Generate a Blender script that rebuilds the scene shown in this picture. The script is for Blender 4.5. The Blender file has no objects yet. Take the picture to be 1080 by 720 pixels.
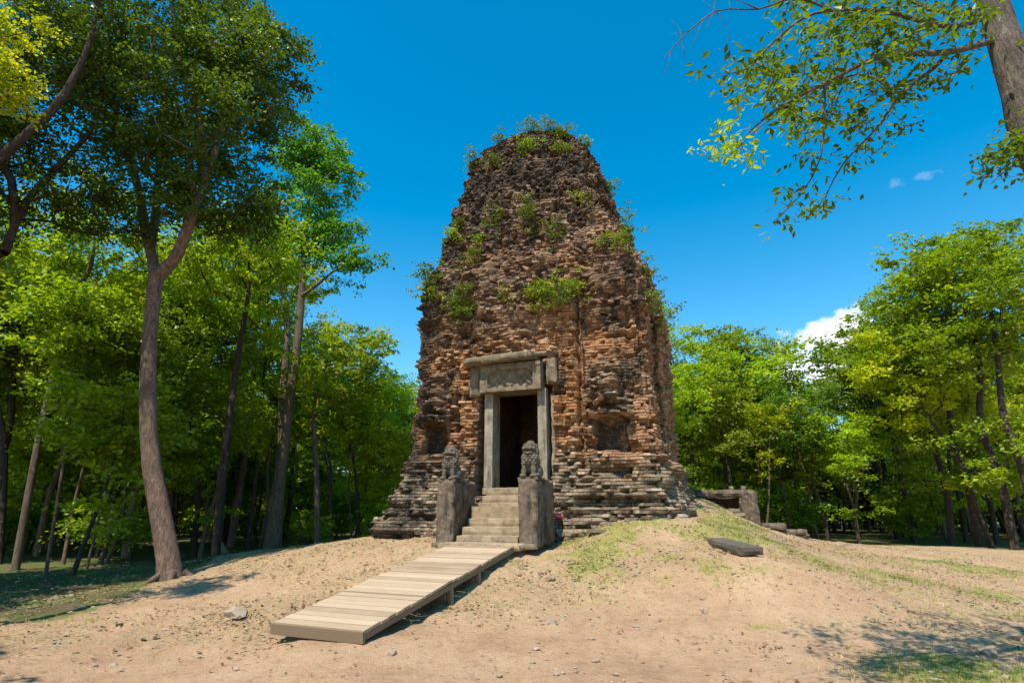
import bpy, bmesh, math, random
import numpy as np
from mathutils import Vector, Matrix
from mathutils.bvhtree import BVHTree

# ------------------------------------------------------------------ camera, sky, sun
S = bpy.context.scene
COL = S.collection
R = math.radians
EYE = 1.6
PITCH = 16.7
cam_d = bpy.data.cameras.new('camera')
cam = bpy.data.objects.new('camera', cam_d); COL.objects.link(cam)
cam.location = (0, 0, EYE); cam.rotation_euler = (R(90 + PITCH), 0, 0)
cam_d.lens = 20; cam_d.sensor_width = 36; cam_d.clip_end = 3000
S.camera = cam

SUN_AZ = (-0.50, -0.866)      # horizontal direction towards the sun
SUN_EL = 60
sd = Vector((SUN_AZ[0] * math.cos(R(SUN_EL)), SUN_AZ[1] * math.cos(R(SUN_EL)), math.sin(R(SUN_EL))))
sl = bpy.data.lights.new('sun', 'SUN'); sl.energy = 5.0; sl.angle = R(0.53); sl.color = (1, 0.93, 0.82)
so = bpy.data.objects.new('sun', sl); COL.objects.link(so)
so.rotation_euler = sd.to_track_quat('Z', 'Y').to_euler(); so.location = (0, 0, 60)

S.view_settings.view_transform = 'Standard'; S.view_settings.look = 'None'
S.view_settings.gamma = 1; S.view_settings.exposure = 0.50
S.view_settings.use_curve_mapping = False
S.render.engine = 'CYCLES'
S.cycles.max_bounces = 6; S.cycles.diffuse_bounces = 2; S.cycles.glossy_bounces = 2
S.cycles.transmission_bounces = 3; S.cycles.transparent_max_bounces = 4
S.cycles.caustics_reflective = False; S.cycles.caustics_refractive = False
S.cycles.use_denoising = True

def px_dir(px, py):
    a = R(PITCH); X = (px - 540) / 600.0; Yc = (360 - py) / 600.0
    return Vector((X, math.cos(a) - Yc * math.sin(a), math.sin(a) + Yc * math.cos(a)))
def P(px, py, Y):
    d = px_dir(px, py); return Vector((0, 0, EYE)) + d * (Y / d.y)

W = bpy.data.worlds.new('World'); S.world = W; W.use_nodes = True
nt = W.node_tree; nt.nodes.clear()
def N(nt, typ, **kw):
    n = nt.nodes.new(typ)
    for k, v in kw.items():
        if k.startswith('i_'):
            key = k[2:]
            key = int(key) if key.isdigit() else key.replace('_', ' ')
            n.inputs[key].default_value = v
        else: setattr(n, k, v)
    return n
out = N(nt, 'ShaderNodeOutputWorld'); bg = N(nt, 'ShaderNodeBackground', i_Strength=0.12)
sky = N(nt, 'ShaderNodeTexSky', sky_type='NISHITA', sun_disc=False, sun_elevation=R(SUN_EL),
        sun_rotation=math.atan2(SUN_AZ[0], SUN_AZ[1]), altitude=300, air_density=1.0, dust_density=0.15, ozone_density=3.0)
hs = N(nt, 'ShaderNodeHueSaturation', i_Hue=0.482, i_Saturation=1.50, i_Value=1.38)
nt.links.new(sky.outputs[0], hs.inputs['Color'])
tc = N(nt, 'ShaderNodeTexCoord')
sz_ = N(nt, 'ShaderNodeSeparateXYZ'); nt.links.new(tc.outputs['Generated'], sz_.inputs[0])
sm_ = N(nt, 'ShaderNodeMapRange'); nt.links.new(sz_.outputs[2], sm_.inputs['Value']); sm_.inputs['From Min'].default_value = .15; sm_.inputs['From Max'].default_value = .62
sm_.inputs['To Min'].default_value = 1.30; sm_.inputs['To Max'].default_value = 1.5; nt.links.new(sm_.outputs[0], hs.inputs['Saturation'])
# clouds: puffs of white at fixed directions of the sky
def cloud(prev, px, py, size, squash, scale, thr, amount, seed):
    d = px_dir(px, py).normalized()
    right = d.cross(Vector((0, 0, 1))).normalized(); up = right.cross(d).normalized()
    dr = N(nt, 'ShaderNodeVectorMath', operation='DOT_PRODUCT'); dr.inputs[1].default_value = right
    du = N(nt, 'ShaderNodeVectorMath', operation='DOT_PRODUCT'); du.inputs[1].default_value = up
    df = N(nt, 'ShaderNodeVectorMath', operation='DOT_PRODUCT'); df.inputs[1].default_value = d
    for n in (dr, du, df): nt.links.new(tc.outputs['Generated'], n.inputs[0])
    cx = N(nt, 'ShaderNodeMath', operation='DIVIDE', i_1=size); nt.links.new(dr.outputs['Value'], cx.inputs[0])
    cy = N(nt, 'ShaderNodeMath', operation='DIVIDE', i_1=size * squash); nt.links.new(du.outputs['Value'], cy.inputs[0])
    comb = N(nt, 'ShaderNodeCombineXYZ'); nt.links.new(cx.outputs[0], comb.inputs[0]); nt.links.new(cy.outputs[0], comb.inputs[1])
    ln = N(nt, 'ShaderNodeVectorMath', operation='LENGTH'); nt.links.new(comb.outputs[0], ln.inputs[0])
    no = N(nt, 'ShaderNodeTexNoise', i_Scale=scale, i_Detail=8.0, i_Roughness=0.6)
    mp = N(nt, 'ShaderNodeVectorMath', operation='ADD'); mp.inputs[1].default_value = (seed, seed * 2, seed * 3)
    nt.links.new(tc.outputs['Generated'], mp.inputs[0]); nt.links.new(mp.outputs[0], no.inputs['Vector'])
    sub = N(nt, 'ShaderNodeMath', operation='MULTIPLY_ADD', i_1=2.2); nt.links.new(no.outputs['Fac'], sub.inputs[0])
    neg = N(nt, 'ShaderNodeMath', operation='MULTIPLY', i_1=-1.0); nt.links.new(ln.outputs['Value'], neg.inputs[0])
    nt.links.new(neg.outputs[0], sub.inputs[2])
    mr = N(nt, 'ShaderNodeMapRange', interpolation_type='SMOOTHSTEP'); mr.inputs['From Min'].default_value = thr; mr.inputs['From Max'].default_value = thr + 0.45
    mr.inputs['To Max'].default_value = amount
    nt.links.new(sub.outputs[0], mr.inputs['Value'])
    fr = N(nt, 'ShaderNodeMath', operation='GREATER_THAN', i_1=0.0); nt.links.new(df.outputs['Value'], fr.inputs[0])
    mu = N(nt, 'ShaderNodeMath', operation='MULTIPLY'); nt.links.new(mr.outputs[0], mu.inputs[0]); nt.links.new(fr.outputs[0], mu.inputs[1])
    mx = N(nt, 'ShaderNodeMix', data_type='RGBA'); mx.inputs['B'].default_value = (8.2, 8.4, 8.8, 1)
    nt.links.new(mu.outputs[0], mx.inputs['Factor']); nt.links.new(prev, mx.inputs['A'])
    return mx.outputs['Result']
c = cloud(hs.outputs[0], 886, 371, 0.095, 0.66, 14, 0.15, 0.97, 3.1)
c = cloud(c, 970, 186, 0.06, 0.22, 40, 0.62, 0.10, 7.7)
c = cloud(c, 905, 420, 0.22, 0.35, 9, 0.75, 0.5, 1.9)
nt.links.new(c, bg.inputs['Color']); nt.links.new(bg.outputs[0], out.inputs[0])

# ------------------------------------------------------------------ helpers
def H32(a):
    a = np.asarray(a, dtype=np.uint64) & np.uint64(0xffffffff)
    a = (a ^ (a >> np.uint64(16))) * np.uint64(0x45d9f3b) & np.uint64(0xffffffff)
    a = (a ^ (a >> np.uint64(16))) * np.uint64(0x45d9f3b) & np.uint64(0xffffffff)
    return (a ^ (a >> np.uint64(16)))
def hash2(i, j, k=0):
    i = np.asarray(i).astype(np.int64) + 100000; j = np.asarray(j).astype(np.int64) + 100000; k = np.asarray(k).astype(np.int64) + 1000
    return H32(i * 73856093 ^ j * 19349663 ^ k * 83492791).astype(np.float64) / 4294967295.0
def vnoise(x, y, z=0.0, seed=0):
    x, y, z = np.broadcast_arrays(np.asarray(x, float) + seed * 17.3, np.asarray(y, float) - seed * 9.1, np.asarray(z, float) + seed * 5.7)
    xi, yi, zi = np.floor(x), np.floor(y), np.floor(z)
    fx, fy, fz = x - xi, y - yi, z - zi
    fx, fy, fz = [f * f * (3 - 2 * f) for f in (fx, fy, fz)]
    r = 0
    for dx in (0, 1):
        for dy in (0, 1):
            for dz in (0, 1):
                w = (fx if dx else 1 - fx) * (fy if dy else 1 - fy) * (fz if dz else 1 - fz)
                r = r + w * hash2(xi + dx, yi + dy, zi + dz)
    return r * 2 - 1
def fbm(x, y, z=0.0, oct=4, seed=0, gain=0.5):
    r = 0; a = 1; t = 0
    for o in range(oct):
        r = r + a * vnoise(np.asarray(x) * 2 ** o, np.asarray(y) * 2 ** o, np.asarray(z) * 2 ** o, seed + o * 3); t += a; a *= gain
    return r / t
def sstep(a, b, x):
    t = np.clip((np.asarray(x, float) - a) / (b - a), 0, 1); return t * t * (3 - 2 * t)

def link(name, me, mat, parent=None):
    o = bpy.data.objects.new(name, me); COL.objects.link(o)
    if mat is not None: me.materials.append(mat)
    if parent is not None: o.parent = parent
    return o
def np_mesh(name, V, F, mat, parent=None, attrs=None, smooth=False):
    """V (n,3); F (m,k) all polygons of k corners"""
    V = np.asarray(V, np.float32); F = np.asarray(F, np.int32)
    me = bpy.data.meshes.new(name)
    me.vertices.add(len(V)); me.vertices.foreach_set('co', V.ravel())
    m, k = F.shape
    me.loops.add(m * k); me.loops.foreach_set('vertex_index', F.ravel())
    me.polygons.add(m); me.polygons.foreach_set('loop_start', np.arange(0, m * k, k, dtype=np.int32))
    me.polygons.foreach_set('loop_total', np.full(m, k, np.int32))
    me.polygons.foreach_set('use_smooth', np.full(m, bool(smooth)))
    for an, av in (attrs or {}).items():
        at = me.attributes.new(an, 'FLOAT', 'POINT'); at.data.foreach_set('value', np.asarray(av, np.float32))
    me.update(calc_edges=True)
    return link(name, me, mat, parent)
def bm_obj(name, bm, mat, parent=None, smooth=False, bevel=0):
    if bevel: bmesh.ops.bevel(bm, geom=list(bm.edges), offset=bevel, segments=2, affect='EDGES', profile=0.7)
    me = bpy.data.meshes.new(name); bm.to_mesh(me); bm.free()
    if smooth:
        for p in me.polygons: p.use_smooth = True
    return link(name, me, mat, parent)
def empty(name, loc, rz=0):
    o = bpy.data.objects.new(name, None); COL.objects.link(o); o.location = loc; o.rotation_euler = (0, 0, rz); o.empty_display_size = .2
    return o
def tag(o, label, cat, group=None, kind=None):
    if label: o['label'] = label
    if cat: o['category'] = cat
    if group: o['group'] = group
    if kind: o['kind'] = kind
    return o
def rough_box(name, size, center, mat, parent=None, cut=0.06, amp=0.012, seed=0, bevel=0.012, taper=0, rot=None, chip=0.0):
    """a weathered block of stone: subdivided, worn edges, uneven faces"""
    sx, sy, sz = size
    bm = bmesh.new(); bmesh.ops.create_cube(bm, size=1)
    for v in bm.verts: v.co = Vector((v.co.x * sx, v.co.y * sy, v.co.z * sz))
    def cutax(ax, L):
        n = int(L / cut)
        for i in range(1, n):
            co = Vector((0, 0, 0)); co[ax] = -L / 2 + L * i / n; no = Vector((0, 0, 0)); no[ax] = 1
            bmesh.ops.bisect_plane(bm, geom=bm.verts[:] + bm.edges[:] + bm.faces[:], plane_co=co, plane_no=no)
    cutax(0, sx); cutax(1, sy); cutax(2, sz)
    C = np.array([v.co[:] for v in bm.verts])
    hx = np.array([sx, sy, sz]) / 2
    d = hx - np.abs(C)                       # distance to faces
    near = np.sort(d, axis=1)
    edge = np.clip(1 - near[:, 1] / (cut * 0.9), 0, 1)   # near an edge
    nrm = C / np.maximum(np.abs(C).max(axis=1, keepdims=True), 1e-6)
    u = C / hx; u = np.sign(u) * np.abs(u) ** 8; u /= np.maximum(np.linalg.norm(u, axis=1, keepdims=True), 1e-6)
    n1 = fbm(C[:, 0] * 6, C[:, 1] * 6, C[:, 2] * 6, 3, seed); n2 = fbm(C[:, 0] * 16, C[:, 1] * 16, C[:, 2] * 16, 2, seed + 5)
    dd = n1 * amp + n2 * amp * .6 - edge * (bevel + chip * np.clip(fbm(C[:, 0] * 4, C[:, 1] * 4, C[:, 2] * 4, 2, seed + 9) * 2, 0, 1))
    C = C + u * dd[:, None]
    if taper: C[:, :2] *= (1 - taper * (C[:, 2:3] / sz + .5))
    if rot is not None: C = C @ np.array(Matrix.Rotation(rot[0], 3, rot[1])).T
    C = C + np.array(center)
    for v, q in zip(bm.verts, C): v.co = q
    return bm_obj(name, bm, mat, parent)
def copy_tree(o, parent=None):
    c = o.copy(); COL.objects.link(c); c.parent = parent
    for ch in list(o.children): copy_tree(ch, c)
    return c

# ------------------------------------------------------------------ materials
def new_mat(name):
    m = bpy.data.materials.new(name); m.use_nodes = True; t = m.node_tree; t.nodes.clear()
    return m, t
def ramp(t, fac, stops, interp='LINEAR'):
    r = N(t, 'ShaderNodeValToRGB'); r.color_ramp.interpolation = interp
    e = r.color_ramp.elements
    while len(e) > 1: e.remove(e[0])
    e[0].position = stops[0][0]; e[0].color = (*stops[0][1], 1)
    for p, c in stops[1:]:
        k = e.new(p); k.color = (*c, 1)
    t.links.new(fac, r.inputs[0]); return r.outputs[0]
def mix(t, f, a, b, blend='MIX'):
    m = N(t, 'ShaderNodeMix', data_type='RGBA', blend_type=blend)
    for key, v in (('Factor', f), ('A', a), ('B', b)):
        if isinstance(v, (int, float)): m.inputs[key].default_value = v
        elif isinstance(v, tuple): m.inputs[key].default_value = (*v, 1)
        else: t.links.new(v, m.inputs[key])
    return m.outputs['Result']
def noise(t, vec, scale, detail=4, rough=.55, dist=0):
    n = N(t, 'ShaderNodeTexNoise', i_Scale=scale, i_Detail=float(detail), i_Roughness=rough, i_Distortion=dist)
    if vec is not None: t.links.new(vec, n.inputs['Vector'])
    return n.outputs['Fac']
def mrange(t, v, a, b, c=0.0, d=1.0):
    m = N(t, 'ShaderNodeMapRange'); t.links.new(v, m.inputs['Value'])
    m.inputs['From Min'].default_value = a; m.inputs['From Max'].default_value = b
    m.inputs['To Min'].default_value = c; m.inputs['To Max'].default_value = d
    return m.outputs[0]
def math_(t, op, a, b=None):
    m = N(t, 'ShaderNodeMath', operation=op)
    for i, v in enumerate((a, b)):
        if v is None: continue
        if isinstance(v, (int, float)): m.inputs[i].default_value = v
        else: t.links.new(v, m.inputs[i])
    return m.outputs[0]
def attr(t, name): return N(t, 'ShaderNodeAttribute', attribute_name=name).outputs['Fac']
def finish(t, col, rough=.9, bump=None, bstr=.4, bdist=.02, spec=.25):
    b = N(t, 'ShaderNodeBsdfPrincipled', i_Roughness=rough); b.inputs['Specular IOR Level'].default_value = spec
    if isinstance(col, tuple): b.inputs['Base Color'].default_value = (*col, 1)
    else: t.links.new(col, b.inputs['Base Color'])
    if bump is not None:
        bp = N(t, 'ShaderNodeBump', i_Strength=bstr, i_Distance=bdist); t.links.new(bump, bp.inputs['Height']); t.links.new(bp.outputs[0], b.inputs['Normal'])
    o = N(t, 'ShaderNodeOutputMaterial'); t.links.new(b.outputs[0], o.inputs[0])

def mat_brick():
    m, t = new_mat('old_brick'); co = N(t, 'ShaderNodeTexCoord').outputs['Object']
    tint = attr(t, 'tint'); grey = attr(t, 'grey'); orange = attr(t, 'orange'); dark = attr(t, 'dark')
    base = ramp(t, tint, [(0, (.085, .048, .030)), (.3, (.18, .100, .060)), (.6, (.29, .172, .105)), (.85, (.41, .265, .165)), (1, (.54, .40, .27))])
    org = ramp(t, tint, [(0, (.20, .080, .028)), (.5, (.46, .195, .070)), (1, (.66, .37, .17))])
    gry = ramp(t, tint, [(0, (.080, .055, .036)), (.4, (.20, .148, .096)), (.8, (.36, .275, .18)), (1, (.54, .43, .30))])
    n1 = noise(t, co, 3.1, 6, .65); n2 = noise(t, co, 22, 4, .6)
    c = mix(t, orange, base, org)
    gf = math_(t, 'ADD', grey, mrange(t, n1, .35, .7, -.35, .35))
    c = mix(t, mrange(t, gf, .2, .8), c, gry)
    # black lichen and grime, streaky
    vm = N(t, 'ShaderNodeMapping'); vm.inputs['Scale'].default_value = (1.6, 1.6, .7); t.links.new(co, vm.inputs[0])
    l = noise(t, vm.outputs[0], 1.7, 9, .72)
    df = math_(t, 'ADD', l, math_(t, 'MULTIPLY', dark, .22))
    c = mix(t, mrange(t, df, .53, .66, 0, .86), c, (.042, .036, .030))
    l3 = noise(t, co, 7.5, 6, .75); c = mix(t, mrange(t, math_(t, 'ADD', l3, math_(t, 'MULTIPLY', dark, .10)), .54, .66, 0, .75), c, (.035, .028, .022))
    # pale lichen spots
    l2 = noise(t, co, 9, 5, .7)
    c = mix(t, mrange(t, l2, .66, .74, 0, .55), c, (.40, .38, .30))
    c = mix(t, mrange(t, n2, .48, .68, 0, .5), c, (.06, .042, .03)); c = mix(t, mrange(t, n2, .44, .30, 0, .35), c, (.58, .47, .35))
    finish(t, c, .95, noise(t, co, 30, 6, .75), 1.0, .05, .10); return m
def mat_stone(name, a, b, dark=.5, sc=5, streak=True):
    m, t = new_mat(name); co = N(t, 'ShaderNodeTexCoord').outputs['Object']
    n = noise(t, co, sc, 8, .65); c = ramp(t, n, [(.3, a), (.7, b)])
    vm = N(t, 'ShaderNodeMapping'); vm.inputs['Scale'].default_value = (4, 4, .7 if streak else 4); t.links.new(co, vm.inputs[0])
    l = noise(t, vm.outputs[0], 1.6, 7, .7)
    c = mix(t, mrange(t, l, .5, .66, 0, dark), c, (.035, .033, .028))
    c = mix(t, mrange(t, noise(t, co, 14, 4, .7), .62, .72, 0, .4), c, (.42, .41, .34))
    finish(t, c, .92, noise(t, co, 40, 6, .7), .5, .01, .15); return m
M = {}
M['brick'] = mat_brick()
M['sandstone'] = mat_stone('grey_sandstone', (.105, .080, .050), (.26, .205, .135), .55)
M['jambstone'] = mat_stone('pale_sandstone', (.17, .14, .10), (.36, .31, .22), .75)
M['darkstone'] = mat_stone('dark_weathered_stone', (.050, .038, .028), (.23, .165, .115), .95)
M['stepstone'] = mat_stone('step_stone', (.20, .145, .088), (.40, .30, .185), .45, 4, False)
M['slabstone'] = mat_stone('slab_stone', (.075, .062, .05), (.15, .125, .10), .5, 4, False)
M['rock'] = mat_stone('rock', (.22, .165, .115), (.44, .35, .26), .3, 6, False)

def mat_inner():
    m, t = new_mat('inner_brick'); co = N(t, 'ShaderNodeTexCoord').outputs['Object']
    br = N(t, 'ShaderNodeTexBrick', i_Scale=5.0); br.inputs['Color1'].default_value = (.16, .085, .05, 1); br.inputs['Color2'].default_value = (.23, .13, .08, 1); br.inputs['Mortar'].default_value = (.06, .04, .03, 1)
    sp_ = N(t, 'ShaderNodeSeparateXYZ'); t.links.new(co, sp_.inputs[0]); cb_ = N(t, 'ShaderNodeCombineXYZ'); t.links.new(math_(t, 'ADD', sp_.outputs[0], sp_.outputs[1]), cb_.inputs[0]); t.links.new(sp_.outputs[2], cb_.inputs[1]); t.links.new(cb_.outputs[0], br.inputs[0])
    c = mix(t, mrange(t, noise(t, co, 2, 6), .4, .7), br.outputs['Color'], (.05, .035, .028))
    finish(t, c, .95, noise(t, co, 20), .6, .03); return m
M['inner'] = mat_inner()

def mat_wood():
    m, t = new_mat('weathered_planks'); co = N(t, 'ShaderNodeTexCoord').outputs['Object']; tint = attr(t, 'tint')
    vm = N(t, 'ShaderNodeMapping'); vm.inputs['Scale'].default_value = (1.2, 26, 20); t.links.new(co, vm.inputs[0])
    g = noise(t, vm.outputs[0], 2.2, 7, .65, .6)
    c = ramp(t, tint, [(0, (.27, .185, .115)), (.5, (.41, .295, .190)), (1, (.50, .375, .25))])
    c = mix(t, mrange(t, g, .35, .7, 0, .5), c, (.27, .19, .12))
    c = mix(t, mrange(t, noise(t, co, 2.0, 6, .6), .42, .75, 0, .45), c, (.45, .345, .25))
    c = mix(t, mrange(t, noise(t, co, 11, 4, .7), .63, .72, 0, .6), c, (.12, .09, .065))
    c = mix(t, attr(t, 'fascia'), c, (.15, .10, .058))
    finish(t, c, .85, g, .35, .008, .2); return m
M['wood'] = mat_wood()
def mat_bark(name, a, b, sx=9):
    m, t = new_mat(name); co = N(t, 'ShaderNodeTexCoord').outputs['Object']
    vm = N(t, 'ShaderNodeMapping'); vm.inputs['Scale'].default_value = (sx, sx, 2.0); t.links.new(co, vm.inputs[0])
    g = noise(t, vm.outputs[0], 1.6, 8, .7, .4)
    c = ramp(t, g, [(.32, a), (.68, b)])
    c = mix(t, mrange(t, noise(t, co, 1.3, 5, .6), .5, .7, 0, .5), c, (.07, .055, .04))
    c = mix(t, mrange(t, noise(t, co, 5, 5, .7), .60, .68, 0, .5), c, (.42, .36, .29))
    fs = noise(t, vm.outputs[0], 5.5, 5, .7, .8); c = mix(t, mrange(t, fs, .50, .38, 0, .7), c, (.035, .026, .02)); g = math_(t, 'ADD', g, fs)
    finish(t, c, .9, g, .8, .03, .15); return m
M['bark'] = mat_bark('grey_bark', (.085, .055, .040), (.32, .205, .145))
M['bark_grey'] = mat_bark('mottled_grey_bark', (.050, .040, .032), (.24, .195, .15))
M['bark_dark'] = mat_bark('dark_bark', (.030, .022, .016), (.10, .070, .050))
M['bark_pale'] = mat_bark('pale_bark', (.085, .060, .040), (.26, .19, .13))
def mat_leaf(name, a, b, trans=.45, gain=1.0):
    m, t = new_mat(name)
    tint = attr(t, 'tint'); oi = N(t, 'ShaderNodeObjectInfo').outputs['Random']
    c = ramp(t, tint, [(0, a), (.75, b), (.93, tuple(min(1, x * 1.25) for x in b)), (1, (b[0] * 1.9, b[1] * 1.25, b[2]))])
    hv = N(t, 'ShaderNodeHueSaturation'); t.links.new(c, hv.inputs['Color'])
    t.links.new(mrange(t, oi, 0, 1, .488, .508), hv.inputs['Hue']); t.links.new(mrange(t, oi, 0, 1, .85, 1.15), hv.inputs['Value'])
    c = hv.outputs[0]
    b1 = N(t, 'ShaderNodeBsdfPrincipled', i_Roughness=.42); b1.inputs['Specular IOR Level'].default_value = .35; t.links.new(c, b1.inputs['Base Color'])
    tr = N(t, 'ShaderNodeBsdfTranslucent')
    c2 = mix(t, 1.0, c, (1.9, 1.75, .55), 'MULTIPLY'); t.links.new(c2, tr.inputs[0])
    ms = N(t, 'ShaderNodeMixShader'); ms.inputs[0].default_value = trans
    t.links.new(b1.outputs[0], ms.inputs[1]); t.links.new(tr.outputs[0], ms.inputs[2])
    o = N(t, 'ShaderNodeOutputMaterial'); t.links.new(ms.outputs[0], o.inputs[0]); return m
M['leaf_dark'] = mat_leaf('dark_leaves', (.030, .060, .006), (.095, .150, .012), .38)
M['leaf_mid'] = mat_leaf('green_leaves', (.080, .130, .005), (.215, .295, .011), .40)
M['leaf_bright'] = mat_leaf('bright_leaves', (.11, .20, .005), (.29, .40, .012), .42)
M['leaf_yellow'] = mat_leaf('yellow_green_leaves', (.17, .25, .004), (.40, .46, .012), .42)
M['leaf_blue'] = mat_leaf('cool_green_leaves', (.045, .12, .010), (.12, .25, .022), .45)
M['leaf_shade_yellow'] = mat_leaf('shaded_to_yellow_leaves', (.022, .055, .005), (.30, .42, .012), .5)  # dark end stands in for shaded upper leaves, yellow end for the lower boughs
M['leaf_tower'] = mat_leaf('tower_leaves', (.045, .085, .010), (.15, .20, .022), .35)
M['grass'] = mat_leaf('grass_blades', (.11, .17, .015), (.56, .44, .19), .3)
M['litter'] = None
def mat_simple(name, col, rough=.6, sc=8, v=.25):
    m, t = new_mat(name); co = N(t, 'ShaderNodeTexCoord').outputs['Object']
    n = noise(t, co, sc, 5, .6)
    c = mix(t, mrange(t, n, .3, .7), tuple(x * (1 - v) for x in col), tuple(min(1, x * (1 + v)) for x in col))
    finish(t, c, rough, n, .2, .005, .3); return m
M['litter'] = mat_simple('dry_leaves', (.27, .175, .085), .8, 3, .75)
M['brownleaf'] = mat_simple('brown_leaves', (.17, .10, .05), .8, 2, .8)
M['red'] = mat_simple('red_paint', (.42, .018, .025), .45, 20, .15)
M['white'] = mat_simple('white_paint', (.78, .76, .74), .5, 20, .06)
M['metal'] = mat_simple('rusty_metal', (.10, .065, .045), .6, 30, .4)

def mat_ground():
    m, t = new_mat('sandy_ground'); co = N(t, 'ShaderNodeTexCoord').outputs['Object']
    g, li, pa = attr(t, 'grass'), attr(t, 'forest'), attr(t, 'path')
    n1 = noise(t, co, .55, 8, .62); n2 = noise(t, co, 4.5, 8, .7); n3 = noise(t, co, 24, 6, .7); n4 = noise(t, co, 90, 3, .6); n5 = noise(t, co, 11, 7, .75)
    sand = ramp(t, n1, [(.3, (.33, .195, .112)), (.5, (.475, .290, .170)), (.7, (.56, .365, .228))])
    sand = mix(t, mrange(t, n2, .45, .75, 0, .5), sand, (.62, .44, .28))
    sand = mix(t, mrange(t, n2, .30, .44, .6, 0), sand, (.29, .175, .10))
    sand = mix(t, mrange(t, n5, .55, .66, 0, .6), sand, (.22, .135, .075))
    straw = ramp(t, n3, [(.3, (.11, .078, .038)), (.5, (.36, .265, .135)), (.72, (.62, .48, .28))])
    rf = math_(t, 'ADD', math_(t, 'MULTIPLY', math_(t, 'SUBTRACT', 1.0, pa), .36), math_(t, 'MULTIPLY', math_(t, 'SUBTRACT', n2, .5), 1.9))
    rf = math_(t, 'ADD', rf, math_(t, 'MULTIPLY', math_(t, 'SUBTRACT', n5, .5), 1.5))
    c = mix(t, mrange(t, rf, .15, .45, 0, .85), sand, straw)
    green = ramp(t, n3, [(.3, (.11, .105, .025)), (.5, (.28, .26, .065)), (.7, (.52, .43, .19))])
    gf = math_(t, 'ADD', g, math_(t, 'MULTIPLY', math_(t, 'SUBTRACT', n2, .5), 1.8))
    gf = math_(t, 'ADD', gf, math_(t, 'MULTIPLY', math_(t, 'SUBTRACT', n3, .5), 1.0))
    c = mix(t, mrange(t, gf, .42, .72, 0, .92), c, green)
    litter = ramp(t, n3, [(.3, (.045, .034, .018)), (.5, (.12, .085, .045)), (.7, (.22, .16, .09))])
    fl = mix(t, mrange(t, noise(t, co, .9, 7, .65), .42, .6), litter, (.085, .15, .022))
    lf = math_(t, 'ADD', li, math_(t, 'MULTIPLY', math_(t, 'SUBTRACT', n2, .5), .8))
    c = mix(t, mrange(t, lf, .35, .65), c, fl)
    c = mix(t, mrange(t, n4, .56, .64, 0, .6), c, (.14, .09, .055)); c = mix(t, mrange(t, n3, .62, .72, 0, .55), c, (.12, .08, .045))
    c = mix(t, mrange(t, n4, .40, .33, 0, .35), c, (.62, .50, .37))
    h = math_(t, 'ADD', math_(t, 'MULTIPLY', n3, .6), math_(t, 'MULTIPLY', n4, .25)); h = math_(t, 'ADD', h, math_(t, 'ADD', n2, math_(t, 'MULTIPLY', n5, .6)))
    finish(t, c, .95, h, .85, .06, .08); return m
M['ground'] = mat_ground()

# ------------------------------------------------------------------ frame of the tower
CX, CY, TH = 1.36, 17.2, R(20)
U = np.array([math.cos(TH), -math.sin(TH)]); NN = np.array([-math.sin(TH), -math.cos(TH)])
def L(u, n, z): p = np.array([CX, CY]) + U * u + NN * n; return Vector((p[0], p[1], z))

# ------------------------------------------------------------------ ground
CP = [(-.45, 12.0, .93), (-1.35, 10.0, .38), (-2.1, 8.1, .15), (-2.5, 7.5, .12), (-3.2, 7.5, 0), (-3.5, 14.9, 1.0), (-4.4, 16.8, .86), (-5.5, 17.5, .70), (-8, 18, .42), (-8.6, 15.5, .05),
      (-6, 14, .45), (-4.5, 12.5, .45), (-6.5, 11, .12), (-4, 9.5, .12), (-10, 20, .05), (-6, 21, .35), (-3.5, 22, .6), (-12, 16, -.05), (-9, 12, 0),
      (1.06, 13.0, .97), (.5, 11.0, .62), (1.5, 9.5, .22), (2.0, 12.75, 1.34), (3.0, 12.2, 1.34), (3.9, 12.2, 1.34), (4.1, 13.2, 1.40), (2.6, 11.2, .88), (3.5, 11.1, .92), (2.2, 12.0, 1.12), (3.2, 11.7, 1.10), (3.0, 9.6, .35), (4.35, 10.7, .84), (4.0, 11.7, .98), (5.3, 11.5, .78), (5.0, 12.5, 1.10), (5.0, 13.7, 1.30), (5.8, 13.5, 1.02), (5.0, 15.0, 1.5),
      (5.3, 16.0, 1.75), (5.7, 17.6, 1.98), (6.3, 17.3, 1.62), (7.1, 17.0, 1.15), (7.0, 14.5, .78), (6.4, 11.5, .50), (9.4, 18, .70), (8.5, 21, 1.0), (13, 20, .42), (9, 14, .32), (12, 16, .2), (7, 9, .05), (5, 8.5, .05),
      (1.36, 17.2, 1.4), (1, 24, 1.5), (5, 23, 1.4), (-2, 19, 1.1), (16, 24, .3), (10, 27, .35), (1, 31, .4), (-7, 27, .1)]
for a in range(0, 360, 20): CP.append((1.4 + 26 * math.cos(R(a)), 18 + (26 if math.sin(R(a)) > 0 else 12.5) * math.sin(R(a)), 0))
for a in range(0, 360, 30): CP.append((1.4 + 40 * math.cos(R(a)), 18 + 40 * math.sin(R(a)), 0))
for x in (-8, -4, 0, 4, 8, 12): CP.append((x, 6.0, 0)); CP.append((x, 2.0, 0))
CP = np.array(CP)
def _k(r2): return np.where(r2 > 1e-9, r2 * np.log(r2 + 1e-12) * .5, 0)
def _fit():
    n = len(CP); d2 = ((CP[:, None, :2] - CP[None, :, :2]) ** 2).sum(-1)
    A = np.zeros((n + 3, n + 3)); A[:n, :n] = _k(d2) + np.eye(n) * .05; A[:n, n] = 1; A[:n, n + 1:] = CP[:, :2]; A[n:, :n] = A[:n, n:].T
    return np.linalg.solve(A, np.r_[CP[:, 2], 0, 0, 0])
_w = _fit()
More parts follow.
